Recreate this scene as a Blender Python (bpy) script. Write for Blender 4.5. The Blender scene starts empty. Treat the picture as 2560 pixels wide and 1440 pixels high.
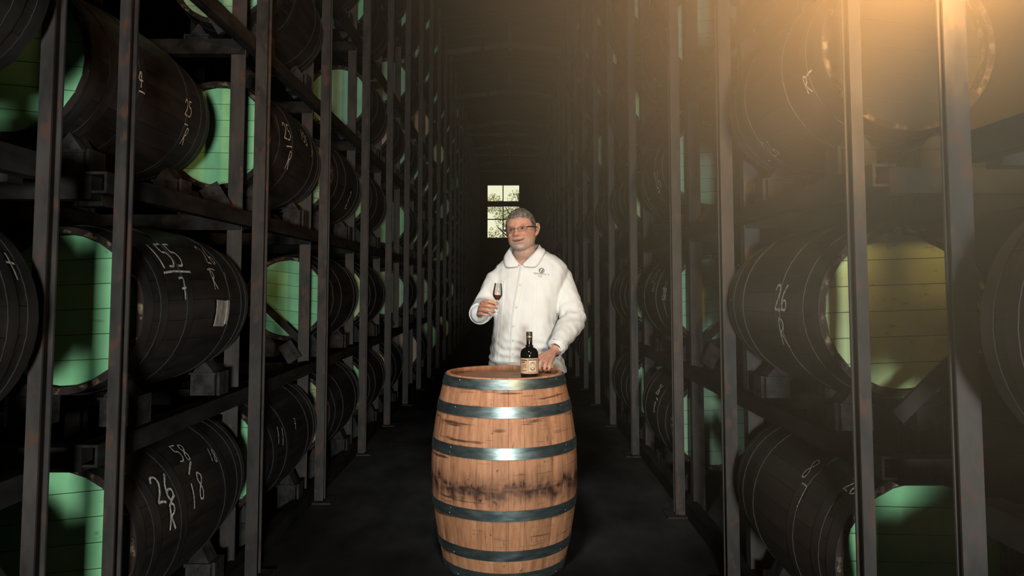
import bpy, bmesh, math, random
from mathutils import Vector, Matrix, noise
from mathutils.bvhtree import BVHTree
random.seed(7)
PI = math.pi
SC = bpy.context.scene
COL = SC.collection

# ------------------------------------------------------------------ camera
F = 1850.0                      # focal length in pixels of a 2560 px wide frame
HC = 1.35                       # camera height
PITCH = math.radians(3.6)
SHX, SHY = 5 / 2560, (715 - 720 - F * math.tan(PITCH)) / 2560
cam = bpy.data.cameras.new('camera'); cam.sensor_width = 36; cam.lens = 36 * F / 2560
cam.shift_x, cam.shift_y = SHX, SHY; cam.clip_start = 0.05; cam.clip_end = 200
co = bpy.data.objects.new('camera', cam); COL.objects.link(co)
co.location = (0, 0, HC); co.rotation_euler = (PI / 2 + PITCH, 0, 0)
SC.camera = co
SC.view_settings.view_transform = 'Standard'; SC.view_settings.look = 'None'
cy = SC.cycles; cy.max_bounces = 3; cy.diffuse_bounces = 1; cy.glossy_bounces = 1; cy.transmission_bounces = 4; cy.transparent_max_bounces = 8; cy.volume_bounces = 0; cy.caustics_reflective = False; cy.caustics_refractive = False; cy.volume_max_steps = 32; cy.volume_step_rate = 4.0; cy.use_light_tree = False
SC.view_settings.gamma = 1; SC.view_settings.exposure = 0; SC.view_settings.use_curve_mapping = False

# ------------------------------------------------------------------ world and lamps
W = bpy.data.worlds.new('world'); SC.world = W; W.use_nodes = True
bg = W.node_tree.nodes['Background']; bg.inputs[0].default_value = (1.0, .97, .72, 1); bg.inputs[1].default_value = 1.0

def lamp(name, kind, loc, target, watts, color, **kw):
    l = bpy.data.lights.new(name, kind); l.energy = watts; l.color = color
    for k, v in kw.items(): setattr(l, k, v)
    o = bpy.data.objects.new(name, l); COL.objects.link(o); o.location = loc
    o.rotation_euler = (Vector(target) - Vector(loc)).to_track_quat('-Z', 'Y').to_euler()
    return o
# studio lamp hung high over the aisle, on the man and the upright barrel
lamp('key_lamp', 'SPOT', (-.30, 1.25, 3.15), (.03, 4.0, 1.02), 240, (1.0, .98, .965), spot_size=math.radians(36), spot_blend=.55, shadow_soft_size=.22)
# added fill light behind the camera for the racks; no gate stands there
lamp('rack_fill', 'AREA', (.26, -2.4, 1.06), (.1, 6, 1.45), 225, (.93, 1.0, .95), shape='RECTANGLE', size=.5, size_y=.4)
# added unseen lamp beside the camera, makes the warm light-leak glow
lamp('added_glow_lamp', 'SPOT', (.84, 1.17, 2.02), (.84, 1.97, 2.62), 225, (1.0, .53, .185), shadow_soft_size=.06, spot_size=math.radians(146), spot_blend=.6)

# ------------------------------------------------------------------ projection helpers (photo pixel <-> place)
CP, SP_ = math.cos(PITCH), math.sin(PITCH)
def project(p):
    x, y, z = p[0], p[1], p[2] - HC
    d = y * CP + z * SP_; u = -y * SP_ + z * CP
    return 1280 + F * x / d - SHX * 2560, 720 - F * u / d + SHY * 2560
def ray(px, py):
    a = (px - 1280 + SHX * 2560) / F; b = -(py - 720 - SHY * 2560) / F
    return Vector((a, CP - b * SP_, SP_ + b * CP)).normalized()
def at(px, py, y):
    d = ray(px, py); t = y / d.y
    return Vector((d.x * t, y, HC + d.z * t))

# ------------------------------------------------------------------ materials
def new_mat(name):
    m = bpy.data.materials.new(name); m.use_nodes = True
    nt = m.node_tree; b = nt.nodes['Principled BSDF']
    return m, nt, b
def N(nt, t, **kw):
    n = nt.nodes.new(t)
    for k, v in kw.items():
        if k.startswith('i_'):
            key = k[2:]; key = int(key) if key.isdigit() else key
            n.inputs[key].default_value = v
        else: setattr(n, k, v)
    return n
def ramp(nt, stops):
    r = nt.nodes.new('ShaderNodeValToRGB'); e = r.color_ramp.elements
    while len(e) < len(stops): e.new(.5)
    for el, (p, c) in zip(e, stops):
        el.position = p; el.color = (*c, 1) if len(c) == 3 else c
    return r
def coords(nt, kind='Object', scale=(1, 1, 1), loc_random=0.0):
    tc = nt.nodes.new('ShaderNodeTexCoord'); mp = nt.nodes.new('ShaderNodeMapping'); mp.inputs['Scale'].default_value = scale
    nt.links.new(tc.outputs[kind], mp.inputs['Vector'])
    if loc_random:
        oi = nt.nodes.new('ShaderNodeObjectInfo'); mu = N(nt, 'ShaderNodeMath', operation='MULTIPLY'); mu.inputs[1].default_value = loc_random
        nt.links.new(oi.outputs['Random'], mu.inputs[0]); nt.links.new(mu.outputs[0], mp.inputs['Location'])
    return mp.outputs[0]
def world_pos(nt, scale=(1, 1, 1)):
    g = nt.nodes.new('ShaderNodeNewGeometry'); mp = nt.nodes.new('ShaderNodeMapping'); mp.inputs['Scale'].default_value = scale
    nt.links.new(g.outputs['Position'], mp.inputs['Vector']); return mp.outputs[0]
def noisy(name, c1, c2, scale=(8, 8, 8), rough=.6, metal=0.0, lo=.35, hi=.65, bump=0.0, rnd=5.0, detail=6, spec=.5, nscale=1.0, world=False):
    m, nt, b = new_mat(name)
    v = world_pos(nt, scale) if world else coords(nt, 'Object', scale, rnd)
    n = N(nt, 'ShaderNodeTexNoise'); n.inputs['Scale'].default_value = nscale; n.inputs['Detail'].default_value = min(detail,3); n.inputs['Roughness'].default_value = .62
    nt.links.new(v, n.inputs['Vector'])
    r = ramp(nt, [(lo, c1), (hi, c2)]); nt.links.new(n.outputs['Fac'], r.inputs[0])
    nt.links.new(r.outputs[0], b.inputs['Base Color'])
    b.inputs['Roughness'].default_value = rough; b.inputs['Metallic'].default_value = metal; b.inputs['Specular IOR Level'].default_value = spec
    if spec <= .3 and not metal and name not in ('oak_head','white_linen','white_linen_flat','hair_grey','cream_trousers'):
        df = N(nt, 'ShaderNodeBsdfDiffuse'); nt.links.new(r.outputs[0], df.inputs[0]); nt.links.new(df.outputs[0], nt.nodes['Material Output'].inputs[0])
    if bump and metal:
        bm = N(nt, 'ShaderNodeBump'); bm.inputs['Strength'].default_value = bump; bm.inputs['Distance'].default_value = .01
        nt.links.new(n.outputs['Fac'], bm.inputs['Height']); nt.links.new(bm.outputs[0], b.inputs['Normal'])
    return m
def mix_over(nt, b, fac_socket, color):
    """lay a second colour over what feeds Base Color"""
    src = b.inputs['Base Color'].links[0].from_socket
    mx = N(nt, 'ShaderNodeMix', data_type='RGBA'); nt.links.new(fac_socket, mx.inputs[0])
    nt.links.new(src, mx.inputs[6]); mx.inputs[7].default_value = (*color, 1); nt.links.new(mx.outputs[2], b.inputs['Base Color'])

M = {}
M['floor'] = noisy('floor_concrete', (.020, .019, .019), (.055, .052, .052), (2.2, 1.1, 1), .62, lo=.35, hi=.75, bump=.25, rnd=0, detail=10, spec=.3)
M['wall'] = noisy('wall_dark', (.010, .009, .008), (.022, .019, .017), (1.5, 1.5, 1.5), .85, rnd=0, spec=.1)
M['roof'] = noisy('roof_boards', (.035, .028, .022), (.06, .048, .036), (1, 6, 1), .85, rnd=0, spec=.1)
M['rafter'] = noisy('rafter', (.07, .06, .05), (.11, .095, .08), (3, 3, 3), .7, spec=.2)
M['post'] = noisy('post_steel', (.014, .0115, .0105), (.050, .040, .037), (14, 14, 5), .55, lo=.3, hi=.72, bump=.15, spec=.4)
m = M['post']; nt = m.node_tree; b = nt.nodes['Principled BSDF']
n = N(nt, 'ShaderNodeTexNoise'); n.inputs['Scale'].default_value = 26; n.inputs['Detail'].default_value = 8
nt.links.new(coords(nt, 'Object', (1, 1, .5), 9), n.inputs['Vector']); r = ramp(nt, [(.56, (0, 0, 0)), (.66, (1, 1, 1))]); nt.links.new(n.outputs['Fac'], r.inputs[0])
mix_over(nt, b, r.outputs[0], (.065, .030, .02))
M['beam'] = noisy('beam_steel', (.012, .011, .0105), (.030, .027, .026), (10, 3, 10), .6, spec=.3)
M['runner'] = noisy('runner_wood', (.010, .008, .007), (.020, .017, .015), (10, 3, 10), .8, spec=.1)
M['bracket'] = noisy('bracket_steel', (.020, .019, .019), (.050, .046, .046), (20, 20, 20), .6, spec=.3)
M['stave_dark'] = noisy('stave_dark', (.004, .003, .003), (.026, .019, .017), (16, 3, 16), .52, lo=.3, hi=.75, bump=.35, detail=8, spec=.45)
M['hoop_dark'] = noisy('hoop_dark', (.006, .005, .005), (.020, .0175, .0165), (10, 30, 10), .5, lo=.3, hi=.7, bump=.1, spec=.5)
M['chime'] = noisy('chime_wood', (.03, .02, .017), (.30, .22, .14), (22, 22, 22), .7, lo=.52, hi=.72, spec=.2)
M['chalk'] = noisy('chalk', (.30, .28, .26), (.62, .59, .54), (90, 90, 90), .95, lo=.4, hi=.55, spec=.05)
M['paper'] = noisy('paper_tag', (.30, .28, .26), (.55, .52, .48), (40, 40, 40), .9, spec=.1)
M['tin'] = noisy('tin_tag', (.22, .20, .18), (.50, .46, .42), (60, 60, 20), .6, metal=0, spec=.5)
def green(name, c1, c2, stain=.62):
    m = noisy(name, c1, c2, (5, 5, 5), .55, lo=.3, hi=.7, bump=.06, spec=.35)
    nt = m.node_tree; b = nt.nodes['Principled BSDF']
    n = N(nt, 'ShaderNodeTexNoise'); n.inputs['Scale'].default_value = 16; n.inputs['Detail'].default_value = 9; n.inputs['Roughness'].default_value = .7
    nt.links.new(coords(nt, 'Object', (1, 1, 2.2), 31), n.inputs['Vector'])
    r = ramp(nt, [(stain, (0, 0, 0)), (stain + .12, (.75, .75, .75))]); nt.links.new(n.outputs['Fac'], r.inputs[0])
    mix_over(nt, b, r.outputs[0], (.10, .10, .05)); return m
M['green'] = green('head_green', (.17, .44, .22), (.27, .60, .31))
M['lime'] = green('head_lime', (.40, .53, .24), (.56, .66, .33), .58)
M['mint'] = green('head_mint', (.24, .46, .30), (.36, .58, .38), .66)
M['mossy'] = green('head_mossy', (.22, .38, .18), (.42, .46, .27), .52)
M['bare'] = green('head_bare_wood', (.42, .28, .20), (.55, .38, .28), .62)
M['dark'] = green('head_darkened', (.014, .014, .010), (.03, .027, .018))  # colour darkened so the lamp-lit head stays hidden in the glow
M['grime'] = noisy('head_grime', (.02, .02, .014), (.05, .045, .03), (9, 9, 9), .8)
# upright barrel
m, nt, b = new_mat('oak_stave'); M['oak'] = m
v = coords(nt, 'Object', (26, 26, 2.2), 40)
n = N(nt, 'ShaderNodeTexNoise'); n.inputs['Scale'].default_value = 1.6; n.inputs['Detail'].default_value = 9; n.inputs['Roughness'].default_value = .65; nt.links.new(v, n.inputs['Vector'])
r = ramp(nt, [(.25, (.29, .115, .055)), (.5, (.50, .225, .115)), (.75, (.63, .315, .175))]); nt.links.new(n.outputs['Fac'], r.inputs[0]); nt.links.new(r.outputs[0], b.inputs['Base Color'])
oi = N(nt, 'ShaderNodeObjectInfo'); hs = N(nt, 'ShaderNodeHueSaturation'); mr = N(nt, 'ShaderNodeMapRange'); mr.inputs[3].default_value = .84; mr.inputs[4].default_value = 1.14
nt.links.new(oi.outputs['Random'], mr.inputs[0]); nt.links.new(mr.outputs[0], hs.inputs['Value']); nt.links.new(r.outputs[0], hs.inputs['Color']); nt.links.new(hs.outputs[0], b.inputs['Base Color'])
# soot band round the belly: stain with a ragged edge, from the height above the barrel's foot
pos = world_pos(nt); sx = N(nt, 'ShaderNodeSeparateXYZ'); nt.links.new(pos, sx.inputs[0])
nb = N(nt, 'ShaderNodeTexNoise'); nb.inputs['Scale'].default_value = 1.0; nb.inputs['Detail'].default_value = 8; nb.inputs['Roughness'].default_value = .7; nt.links.new(world_pos(nt, (22, 22, 5)), nb.inputs['Vector'])
ad = N(nt, 'ShaderNodeMath', operation='MULTIPLY_ADD'); ad.inputs[1].default_value = .24; nt.links.new(nb.outputs['Fac'], ad.inputs[0]); nt.links.new(sx.outputs['Z'], ad.inputs[2])
rb = ramp(nt, [(0.0, (0, 0, 0)), (.38, (0, 0, 0)), (.50, (.9, .9, .9)), (.56, (.98, .98, .98)), (.61, (.45, .45, .45)), (.74, (0, 0, 0))])
mr2 = N(nt, 'ShaderNodeMapRange'); mr2.inputs[1].default_value = .30; mr2.inputs[2].default_value = .76; nt.links.new(ad.outputs[0], mr2.inputs[0]); nt.links.new(mr2.outputs[0], rb.inputs[0])
nb2 = N(nt, 'ShaderNodeTexNoise'); nb2.inputs['Scale'].default_value = 1.0; nb2.inputs['Detail'].default_value = 6; nt.links.new(world_pos(nt, (14, 14, 30)), nb2.inputs['Vector'])
rb2 = ramp(nt, [(.32, (.45, .45, .45)), (.56, (1, 1, 1))]); nt.links.new(nb2.outputs['Fac'], rb2.inputs[0])
mm = N(nt, 'ShaderNodeMath', operation='MULTIPLY'); nt.links.new(rb.outputs[0], mm.inputs[0]); nt.links.new(rb2.outputs[0], mm.inputs[1])
mix_over(nt, b, mm.outputs[0], (.035, .018, .017))
# scratches running round and drips running down
for sc, lo, hi, colr, am in (((5, 5, 95), .63, .70, (.09, .04, .025), .75), ((60, 60, 7), .66, .73, (.10, .045, .03), .6), ((3, 3, 34), .62, .69, (.04, .02, .014), .85), ((30, 30, 30), .68, .74, (.10, .04, .025), .7)):
    ns = N(nt, 'ShaderNodeTexNoise'); ns.inputs['Scale'].default_value = 1.0; ns.inputs['Detail'].default_value = 5; nt.links.new(world_pos(nt, sc), ns.inputs['Vector'])
    rs = ramp(nt, [(lo, (0, 0, 0)), (hi, (am, am, am))]); nt.links.new(ns.outputs['Fac'], rs.inputs[0]); mix_over(nt, b, rs.outputs[0], colr)
b.inputs['Roughness'].default_value = .62; b.inputs['Specular IOR Level'].default_value = .3
bm_ = N(nt, 'ShaderNodeBump'); bm_.inputs['Strength'].default_value = .3; bm_.inputs['Distance'].default_value = .004; nt.links.new(n.outputs['Fac'], bm_.inputs['Height']); nt.links.new(bm_.outputs[0], b.inputs['Normal'])
M['oak_top'] = noisy('oak_head', (.26, .12, .06), (.50, .27, .15), (4, 40, 4), .6, lo=.3, hi=.7, bump=.1, rnd=9, spec=.3)
m = M['oak_top']; nt = m.node_tree; b = nt.nodes['Principled BSDF']
n = N(nt, 'ShaderNodeTexNoise'); n.inputs['Scale'].default_value = 9; n.inputs['Detail'].default_value = 6; nt.links.new(world_pos(nt, (1, 1.6, 1)), n.inputs['Vector'])
r = ramp(nt, [(.56, (0, 0, 0)), (.66, (.85, .85, .85))]); nt.links.new(n.outputs['Fac'], r.inputs[0]); mix_over(nt, b, r.outputs[0], (.09, .035, .025))
M['galv'] = noisy('hoop_galvanised', (.20, .27, .27), (.42, .50, .49), (12, 12, 60), .36, metal=.92, lo=.25, hi=.75, bump=.05, rnd=6)
m = M['galv']; nt = m.node_tree; b = nt.nodes['Principled BSDF']
n = N(nt, 'ShaderNodeTexNoise'); n.inputs['Scale'].default_value = 14; n.inputs['Detail'].default_value = 7; nt.links.new(world_pos(nt, (1, 1, 3)), n.inputs['Vector'])
r = ramp(nt, [(.3, (.30, .30, .30)), (.7, (.46, .46, .46))]); nt.links.new(n.outputs['Fac'], r.inputs[0]); nt.links.new(r.outputs[0], b.inputs['Roughness'])
M['rivet'] = noisy('rivet', (.25, .28, .28), (.4, .43, .42), (30, 30, 30), .4, metal=.9)
# person
def attr_mat(name, rough=.5, bump=.0, sss=0.0):
    m, nt, b = new_mat(name)
    a = N(nt, 'ShaderNodeAttribute'); a.attribute_name = 'tint'
    n = N(nt, 'ShaderNodeTexNoise'); n.inputs['Scale'].default_value = 60; n.inputs['Detail'].default_value = 5
    nt.links.new(coords(nt, 'Object'), n.inputs['Vector'])
    r = ramp(nt, [(.3, (.84, .80, .80)), (.7, (1.08, 1.06, 1.05))]); nt.links.new(n.outputs['Fac'], r.inputs[0])
    mx = N(nt, 'ShaderNodeMix', data_type='RGBA', blend_type='MULTIPLY'); mx.inputs[0].default_value = 1
    nt.links.new(a.outputs['Color'], mx.inputs[6]); nt.links.new(r.outputs[0], mx.inputs[7]); nt.links.new(mx.outputs[2], b.inputs['Base Color'])
    b.inputs['Roughness'].default_value = rough; b.inputs['Specular IOR Level'].default_value = .35
    return m
M['skin'] = attr_mat('skin', .48)
def cloth(name, c1, c2, rough=.85, bump=.35, sc=(1, 1, 1)):
    m = noisy(name, c1, c2, (9, 9, 9), rough, lo=.3, hi=.7, rnd=0, spec=.15)
    nt = m.node_tree; b = nt.nodes['Principled BSDF']
    n1 = N(nt, 'ShaderNodeTexNoise'); n1.inputs['Scale'].default_value = 8; n1.inputs['Detail'].default_value = 1.0; n1.inputs['Distortion'].default_value = .6; nt.links.new(coords(nt, 'Object', sc), n1.inputs['Vector'])
    b1 = N(nt, 'ShaderNodeBump'); b1.inputs['Strength'].default_value = bump; b1.inputs['Distance'].default_value = .02; nt.links.new(n1.outputs['Fac'], b1.inputs['Height'])
    nt.links.new(b1.outputs[0], b.inputs['Normal']); return m
M['linen'] = cloth('white_linen', (.74, .75, .735), (.80, .81, .795), sc=(1, 1, .7))
M['linen_flat'] = cloth('white_linen_flat', (.76, .77, .755), (.81, .82, .805), bump=.08)
M['trouser'] = cloth('cream_trousers', (.60, .56, .48), (.66, .62, .54))
M['button'] = noisy('shirt_button', (.66, .67, .66), (.72, .73, .72), (50, 50, 50), .35)
M['thread'] = noisy('grey_thread', (.13, .135, .12), (.20, .205, .19), (80, 80, 80), .8)
M['hair'] = noisy('hair_grey', (.055, .042, .034), (.24, .205, .175), (90, 40, 40), .6, lo=.35, hi=.7, bump=.5, rnd=0, spec=.3)
M['frame'] = noisy('spectacle_frame', (.025, .02, .02), (.05, .045, .045), (50, 50, 50), .35, spec=.6)
M['wire'] = noisy('spectacle_wire', (.10, .09, .085), (.16, .15, .14), (50, 50, 50), .3, metal=.8)
M['eyewhite'] = noisy('eye_white', (.55, .50, .46), (.62, .57, .53), (30, 30, 30), .2)
M['iris'] = noisy('eye_iris', (.03, .02, .015), (.06, .04, .03), (90, 90, 90), .2)
M['silver'] = noisy('silver', (.5, .5, .5), (.68, .68, .67), (30, 30, 30), .28, metal=1.0)
M['leather'] = noisy('shoe_leather', (.10, .06, .04), (.17, .10, .065), (20, 20, 20), .45)
def clear(name, color, mixf, rough=.03):
    m, nt, b = new_mat(name); out = nt.nodes['Material Output']
    t = N(nt, 'ShaderNodeBsdfTransparent'); t.inputs[0].default_value = (*color, 1); g = N(nt, 'ShaderNodeBsdfGlossy'); g.inputs['Roughness'].default_value = rough
    fr = N(nt, 'ShaderNodeFresnel'); fr.inputs[0].default_value = 1.45; mu = N(nt, 'ShaderNodeMath', operation='MULTIPLY'); mu.inputs[1].default_value = mixf; nt.links.new(fr.outputs[0], mu.inputs[0])
    mx = N(nt, 'ShaderNodeMixShader'); nt.links.new(mu.outputs[0], mx.inputs[0]); nt.links.new(t.outputs[0], mx.inputs[1]); nt.links.new(g.outputs[0], mx.inputs[2]); nt.links.new(mx.outputs[0], out.inputs[0])
    nt.nodes.remove(b); return m
M['lens'] = clear('spectacle_lens', (.93, .93, .93), .7)
M['glass'] = clear('drinking_glass', (.985, .99, .99), .8)
M['pane'] = clear('window_glass', (.96, .97, .94), .6, .1)
m, nt, b = new_mat('rum'); M['rum'] = m
n = N(nt, 'ShaderNodeTexNoise'); nt.links.new(coords(nt, 'Object', (30, 30, 30)), n.inputs['Vector']); r = ramp(nt, [(.3, (.20, .035, .012)), (.7, (.27, .055, .02))]); nt.links.new(n.outputs['Fac'], r.inputs[0]); nt.links.new(r.outputs[0], b.inputs['Base Color'])
b.inputs['Roughness'].default_value = .05; b.inputs['Transmission Weight'].default_value = .35
M['bottle'] = noisy('bottle_glass', (.004, .004, .004), (.008, .007, .006), (10, 10, 10), .06, spec=.6)
M['capsule'] = noisy('bottle_capsule', (.02, .018, .016), (.06, .05, .045), (60, 60, 20), .35)
M['band'] = noisy('capsule_band', (.35, .27, .17), (.5, .4, .27), (80, 80, 80), .4, metal=.5)
M['label'] = noisy('label_paper', (.50, .31, .19), (.66, .46, .31), (30, 30, 30), .7, spec=.2)
M['label_cream'] = noisy('label_cream', (.66, .54, .36), (.72, .60, .43), (60, 60, 60), .7, spec=.2)
M['ink'] = noisy('label_ink', (.10, .04, .02), (.20, .09, .05), (120, 120, 120), .7, lo=.4, hi=.6, spec=.2)
M['window'] = noisy('window_paint', (.03, .028, .02), (.06, .055, .04), (6, 6, 6), .7)
M['leaf'] = noisy('leaf', (.30, .34, .08), (.85, .82, .42), (3, 3, 3), .6, lo=.3, hi=.7, rnd=0)
M['bark'] = noisy('bark', (.05, .045, .035), (.13, .11, .085), (9, 9, 3), .9)

# ------------------------------------------------------------------ mesh helpers: everything returns (verts, faces)
def box(x0, x1, y0, y1, z0, z1):
    v = [(x, y, z) for x in (x0, x1) for y in (y0, y1) for z in (z0, z1)]
    return v, [(0, 1, 3, 2), (4, 6, 7, 5), (0, 4, 5, 1), (2, 3, 7, 6), (0, 2, 6, 4), (1, 5, 7, 3)]
def join(*parts):
    V, Fc = [], []
    for v, f in parts:
        o = len(V); V += [tuple(p) for p in v]; Fc += [tuple(i + o for i in q) for q in f]
    return V, Fc
def xf(vf, mat):
    return [tuple(mat @ Vector(p)) for p in vf[0]], vf[1]
def lathe(profile, n=32, axis='Z', a0=0.0, a1=2 * PI, closed=True):
    V, Fc = [], []
    full = abs(a1 - a0 - 2 * PI) < 1e-6; cols = n if full else n + 1
    for (r, h) in profile:
        for i in range(cols):
            a = a0 + (a1 - a0) * i / n
            V.append((r * math.cos(a), r * math.sin(a), h) if axis == 'Z' else (r * math.cos(a), h, r * math.sin(a)))
    k = len(profile)
    for j in range(k - 1 if not closed else k):
        j2 = (j + 1) % k
        for i in range(n if full else n):
            i2 = (i + 1) % cols
            q = (j * cols + i, j * cols + i2, j2 * cols + i2, j2 * cols + i)
            Fc.append(q if axis == 'Z' else q[::-1])
    return V, Fc
def disc(r, h, n=32, axis='Z'):
    V = [((r * math.cos(2 * PI * i / n), r * math.sin(2 * PI * i / n), h) if axis == 'Z' else (r * math.cos(2 * PI * i / n), h, r * math.sin(2 * PI * i / n))) for i in range(n)]
    return V, [tuple(range(n))]
def tube(pts, radii, n=10, caps=True, flat=None, up=None):
    """round tube along points, rounded ends; flat = (a, b) scales the ring"""
    pts = [Vector(p) for p in pts]
    if not hasattr(radii, '__len__'): radii = [radii] * len(pts)
    P, R = list(pts), list(radii)
    if caps:
        d0 = (P[0] - P[1]).normalized(); d1 = (P[-1] - P[-2]).normalized(); r0, r1 = R[0], R[-1]
        P = [P[0] + d0 * r0 * .95, P[0] + d0 * r0 * .7] + P + [P[-1] + d1 * r1 * .7, P[-1] + d1 * r1 * .95]
        R = [r0 * .3, r0 * .75] + R + [r1 * .75, r1 * .3]
    V, Fc = [], []
    ref = None
    for i, p in enumerate(P):
        t = (P[min(i + 1, len(P) - 1)] - P[max(i - 1, 0)]).normalized()
        if ref is None:
            ref = Vector(up) if up else (Vector((0, 0, 1)) if abs(t.z) < .9 else Vector((1, 0, 0)))
        a = (ref - t * ref.dot(t)).normalized(); bv = t.cross(a); ref = a
        for k in range(n):
            an = 2 * PI * k / n
            s = (1, 1) if flat is None else flat
            V.append(tuple(p + a * math.cos(an) * R[i] * s[0] + bv * math.sin(an) * R[i] * s[1]))
    for i in range(len(P) - 1):
        for k in range(n):
            k2 = (k + 1) % n; Fc.append((i * n + k, i * n + k2, (i + 1) * n + k2, (i + 1) * n + k))
    Fc.append(tuple(range(n))[::-1]); Fc.append(tuple((len(P) - 1) * n + k for k in range(n)))
    return V, Fc
def bar(a, b2, w, h):
    """rectangular bar between two points, w across, h deep"""
    a, b2 = Vector(a), Vector(b2); t = (b2 - a).normalized(); ref = Vector((0, 1, 0)) if abs(t.y) < .9 else Vector((0, 0, 1))
    u = t.cross(ref).normalized(); v = t.cross(u)
    V = [tuple(p + u * sx_ * w / 2 + v * sy_ * h / 2) for p in (a, b2) for sx_, sy_ in ((-1, -1), (1, -1), (1, 1), (-1, 1))]
    return V, [(0, 1, 2, 3), (7, 6, 5, 4), (0, 4, 5, 1), (1, 5, 6, 2), (2, 6, 7, 3), (3, 7, 4, 0)]
def mesh(name, vf, mat, smooth=False):
    me = bpy.data.meshes.new(name); me.from_pydata([tuple(p) for p in vf[0]], [], [tuple(q) for q in vf[1]])
    bmx = bmesh.new(); bmx.from_mesh(me); bmesh.ops.recalc_face_normals(bmx, faces=bmx.faces); bmx.to_mesh(me); bmx.free()
    if mat: me.materials.append(mat)
    if smooth:
        me.polygons.foreach_set('use_smooth', [True] * len(me.polygons))
        if smooth != 'full' and hasattr(me, 'set_sharp_from_angle'): me.set_sharp_from_angle(angle=math.radians(40))
    me.update(); return me
def link(name, me, parent=None, loc=None, rot=None):
    o = bpy.data.objects.new(name, me); COL.objects.link(o)
    if parent: o.parent = parent
    if loc is not None: o.location = loc
    if rot is not None: o.rotation_euler = rot
    return o
def obj(name, vf, mat, parent=None, smooth=False, loc=None, rot=None):
    return link(name, mesh(name, vf, mat, smooth), parent, loc, rot)
def thing(name, label, cat, loc=(0, 0, 0), group=None):
    o = link(name, None, None, loc); o['label'] = label; o['category'] = cat
    if group: o['group'] = group
    return o
def tag(o, label, cat, group=None):
    o['label'] = label; o['category'] = cat
    if group: o['group'] = group
    return o
def struct(o): o['kind'] = 'structure'; return o

# ------------------------------------------------------------------ the hall
YB = 30.0
XL, XR = -2.75, 2.55
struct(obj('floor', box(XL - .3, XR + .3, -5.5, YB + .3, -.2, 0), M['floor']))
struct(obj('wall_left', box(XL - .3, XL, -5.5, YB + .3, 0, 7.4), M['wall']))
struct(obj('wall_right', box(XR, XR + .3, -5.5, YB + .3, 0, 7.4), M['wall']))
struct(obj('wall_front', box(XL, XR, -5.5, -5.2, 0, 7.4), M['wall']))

A_, B_ = at(1216, 460, YB), at(1301, 597, YB)
wx0, wx1, wz1, wz0 = A_.x, B_.x, A_.z, B_.z
struct(obj('wall_back', join(box(XL, wx0, YB, YB + .3, 0, 7.4), box(wx1, XR, YB, YB + .3, 0, 7.4), box(wx0, wx1, YB, YB + .3, 0, wz0), box(wx0, wx1, YB, YB + .3, wz1, 7.4)), M['wall']))
# roof: two slopes with rafters
RZ, RS = 6.62, .13
def slope(s):
    xe = XR + .3 if s > 0 else XL - .3
    z = RZ - RS * abs(xe)
    v = [(0, -5.5, RZ), (xe, -5.5, z), (xe, YB + .3, z), (0, YB + .3, RZ), (0, -5.5, RZ + .12), (xe, -5.5, z + .12), (xe, YB + .3, z + .12), (0, YB + .3, RZ + .12)]
    return v, [(0, 1, 2, 3), (7, 6, 5, 4), (0, 4, 5, 1), (1, 5, 6, 2), (2, 6, 7, 3), (3, 7, 4, 0)]
ceil = struct(obj('ceiling', join(slope(-1), slope(1)), M['roof']))
for i, y in enumerate([4.0, 7.5, 11.0, 14.4, 17.9, 21.3, 24.7, 28.1]):
    for s in (-1, 1):
        xe = XR if s > 0 else XL
        obj('rafter', bar((-.02 * s, y, 6.12), (xe, y, 6.12 - RS * abs(xe)), .10, .10), M['rafter'], ceil)
    obj('tie_beam', box(XL, XR, y - .03, y + .03, 5.70, 5.78), M['rafter'], ceil) if i > 4 else None
    obj('king_post', box(-.03, .03, y - .03, y + .03, 5.70 if i > 4 else 6.0, 6.6), M['rafter'], ceil)
tag(obj('ceiling_conduit', tube([(-.52, y, 5.86) for y in range(10, 30, 2)] + [(-.52, 29.95, 5.86)], .028, 8), M['bracket'], smooth=True), 'thin grey conduit pipe running along under the roof toward the far window', 'pipe')
# the far window
win = struct(link('window_1', None, None, (0, YB, 0)))
yw = .06
wm = at(1257.5, 500, YB).x
zb1, zb2, zmid = at(1257, 503, YB).z, at(1257, 516, YB).z, at(1257, 548, YB).z
fr = .05
for nm, b_ in (('jamb', (wx0, wx0 + fr, wz0, wz1)), ('jamb', (wx1 - fr, wx1, wz0, wz1)), ('sill', (wx0, wx1, wz0, wz0 + fr)), ('lintel', (wx0, wx1, wz1 - fr, wz1)), ('transom', (wx0, wx1, zb2, zb1)), ('mullion', (wm - .02, wm + .02, zb1, wz1)), ('mullion', (wm - .02, wm + .02, wz0, zb2)), ('glazing_bar', (wx0, wx1, zmid - .018, zmid + .018))):
    obj(nm, box(b_[0], b_[1], yw - .04, yw + .04, b_[2], b_[3]), M['window'], win)
for (x0, x1) in ((wx0 + fr, wm - .02), (wm + .02, wx1 - fr)):
    for (z0, z1) in ((zb1, wz1 - fr), (wz0 + fr, zmid - .018), (zmid + .018, zb2)):
        obj('pane', box(x0, x1, yw - .004, yw + .004, z0, z1), M['pane'], win)
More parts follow.
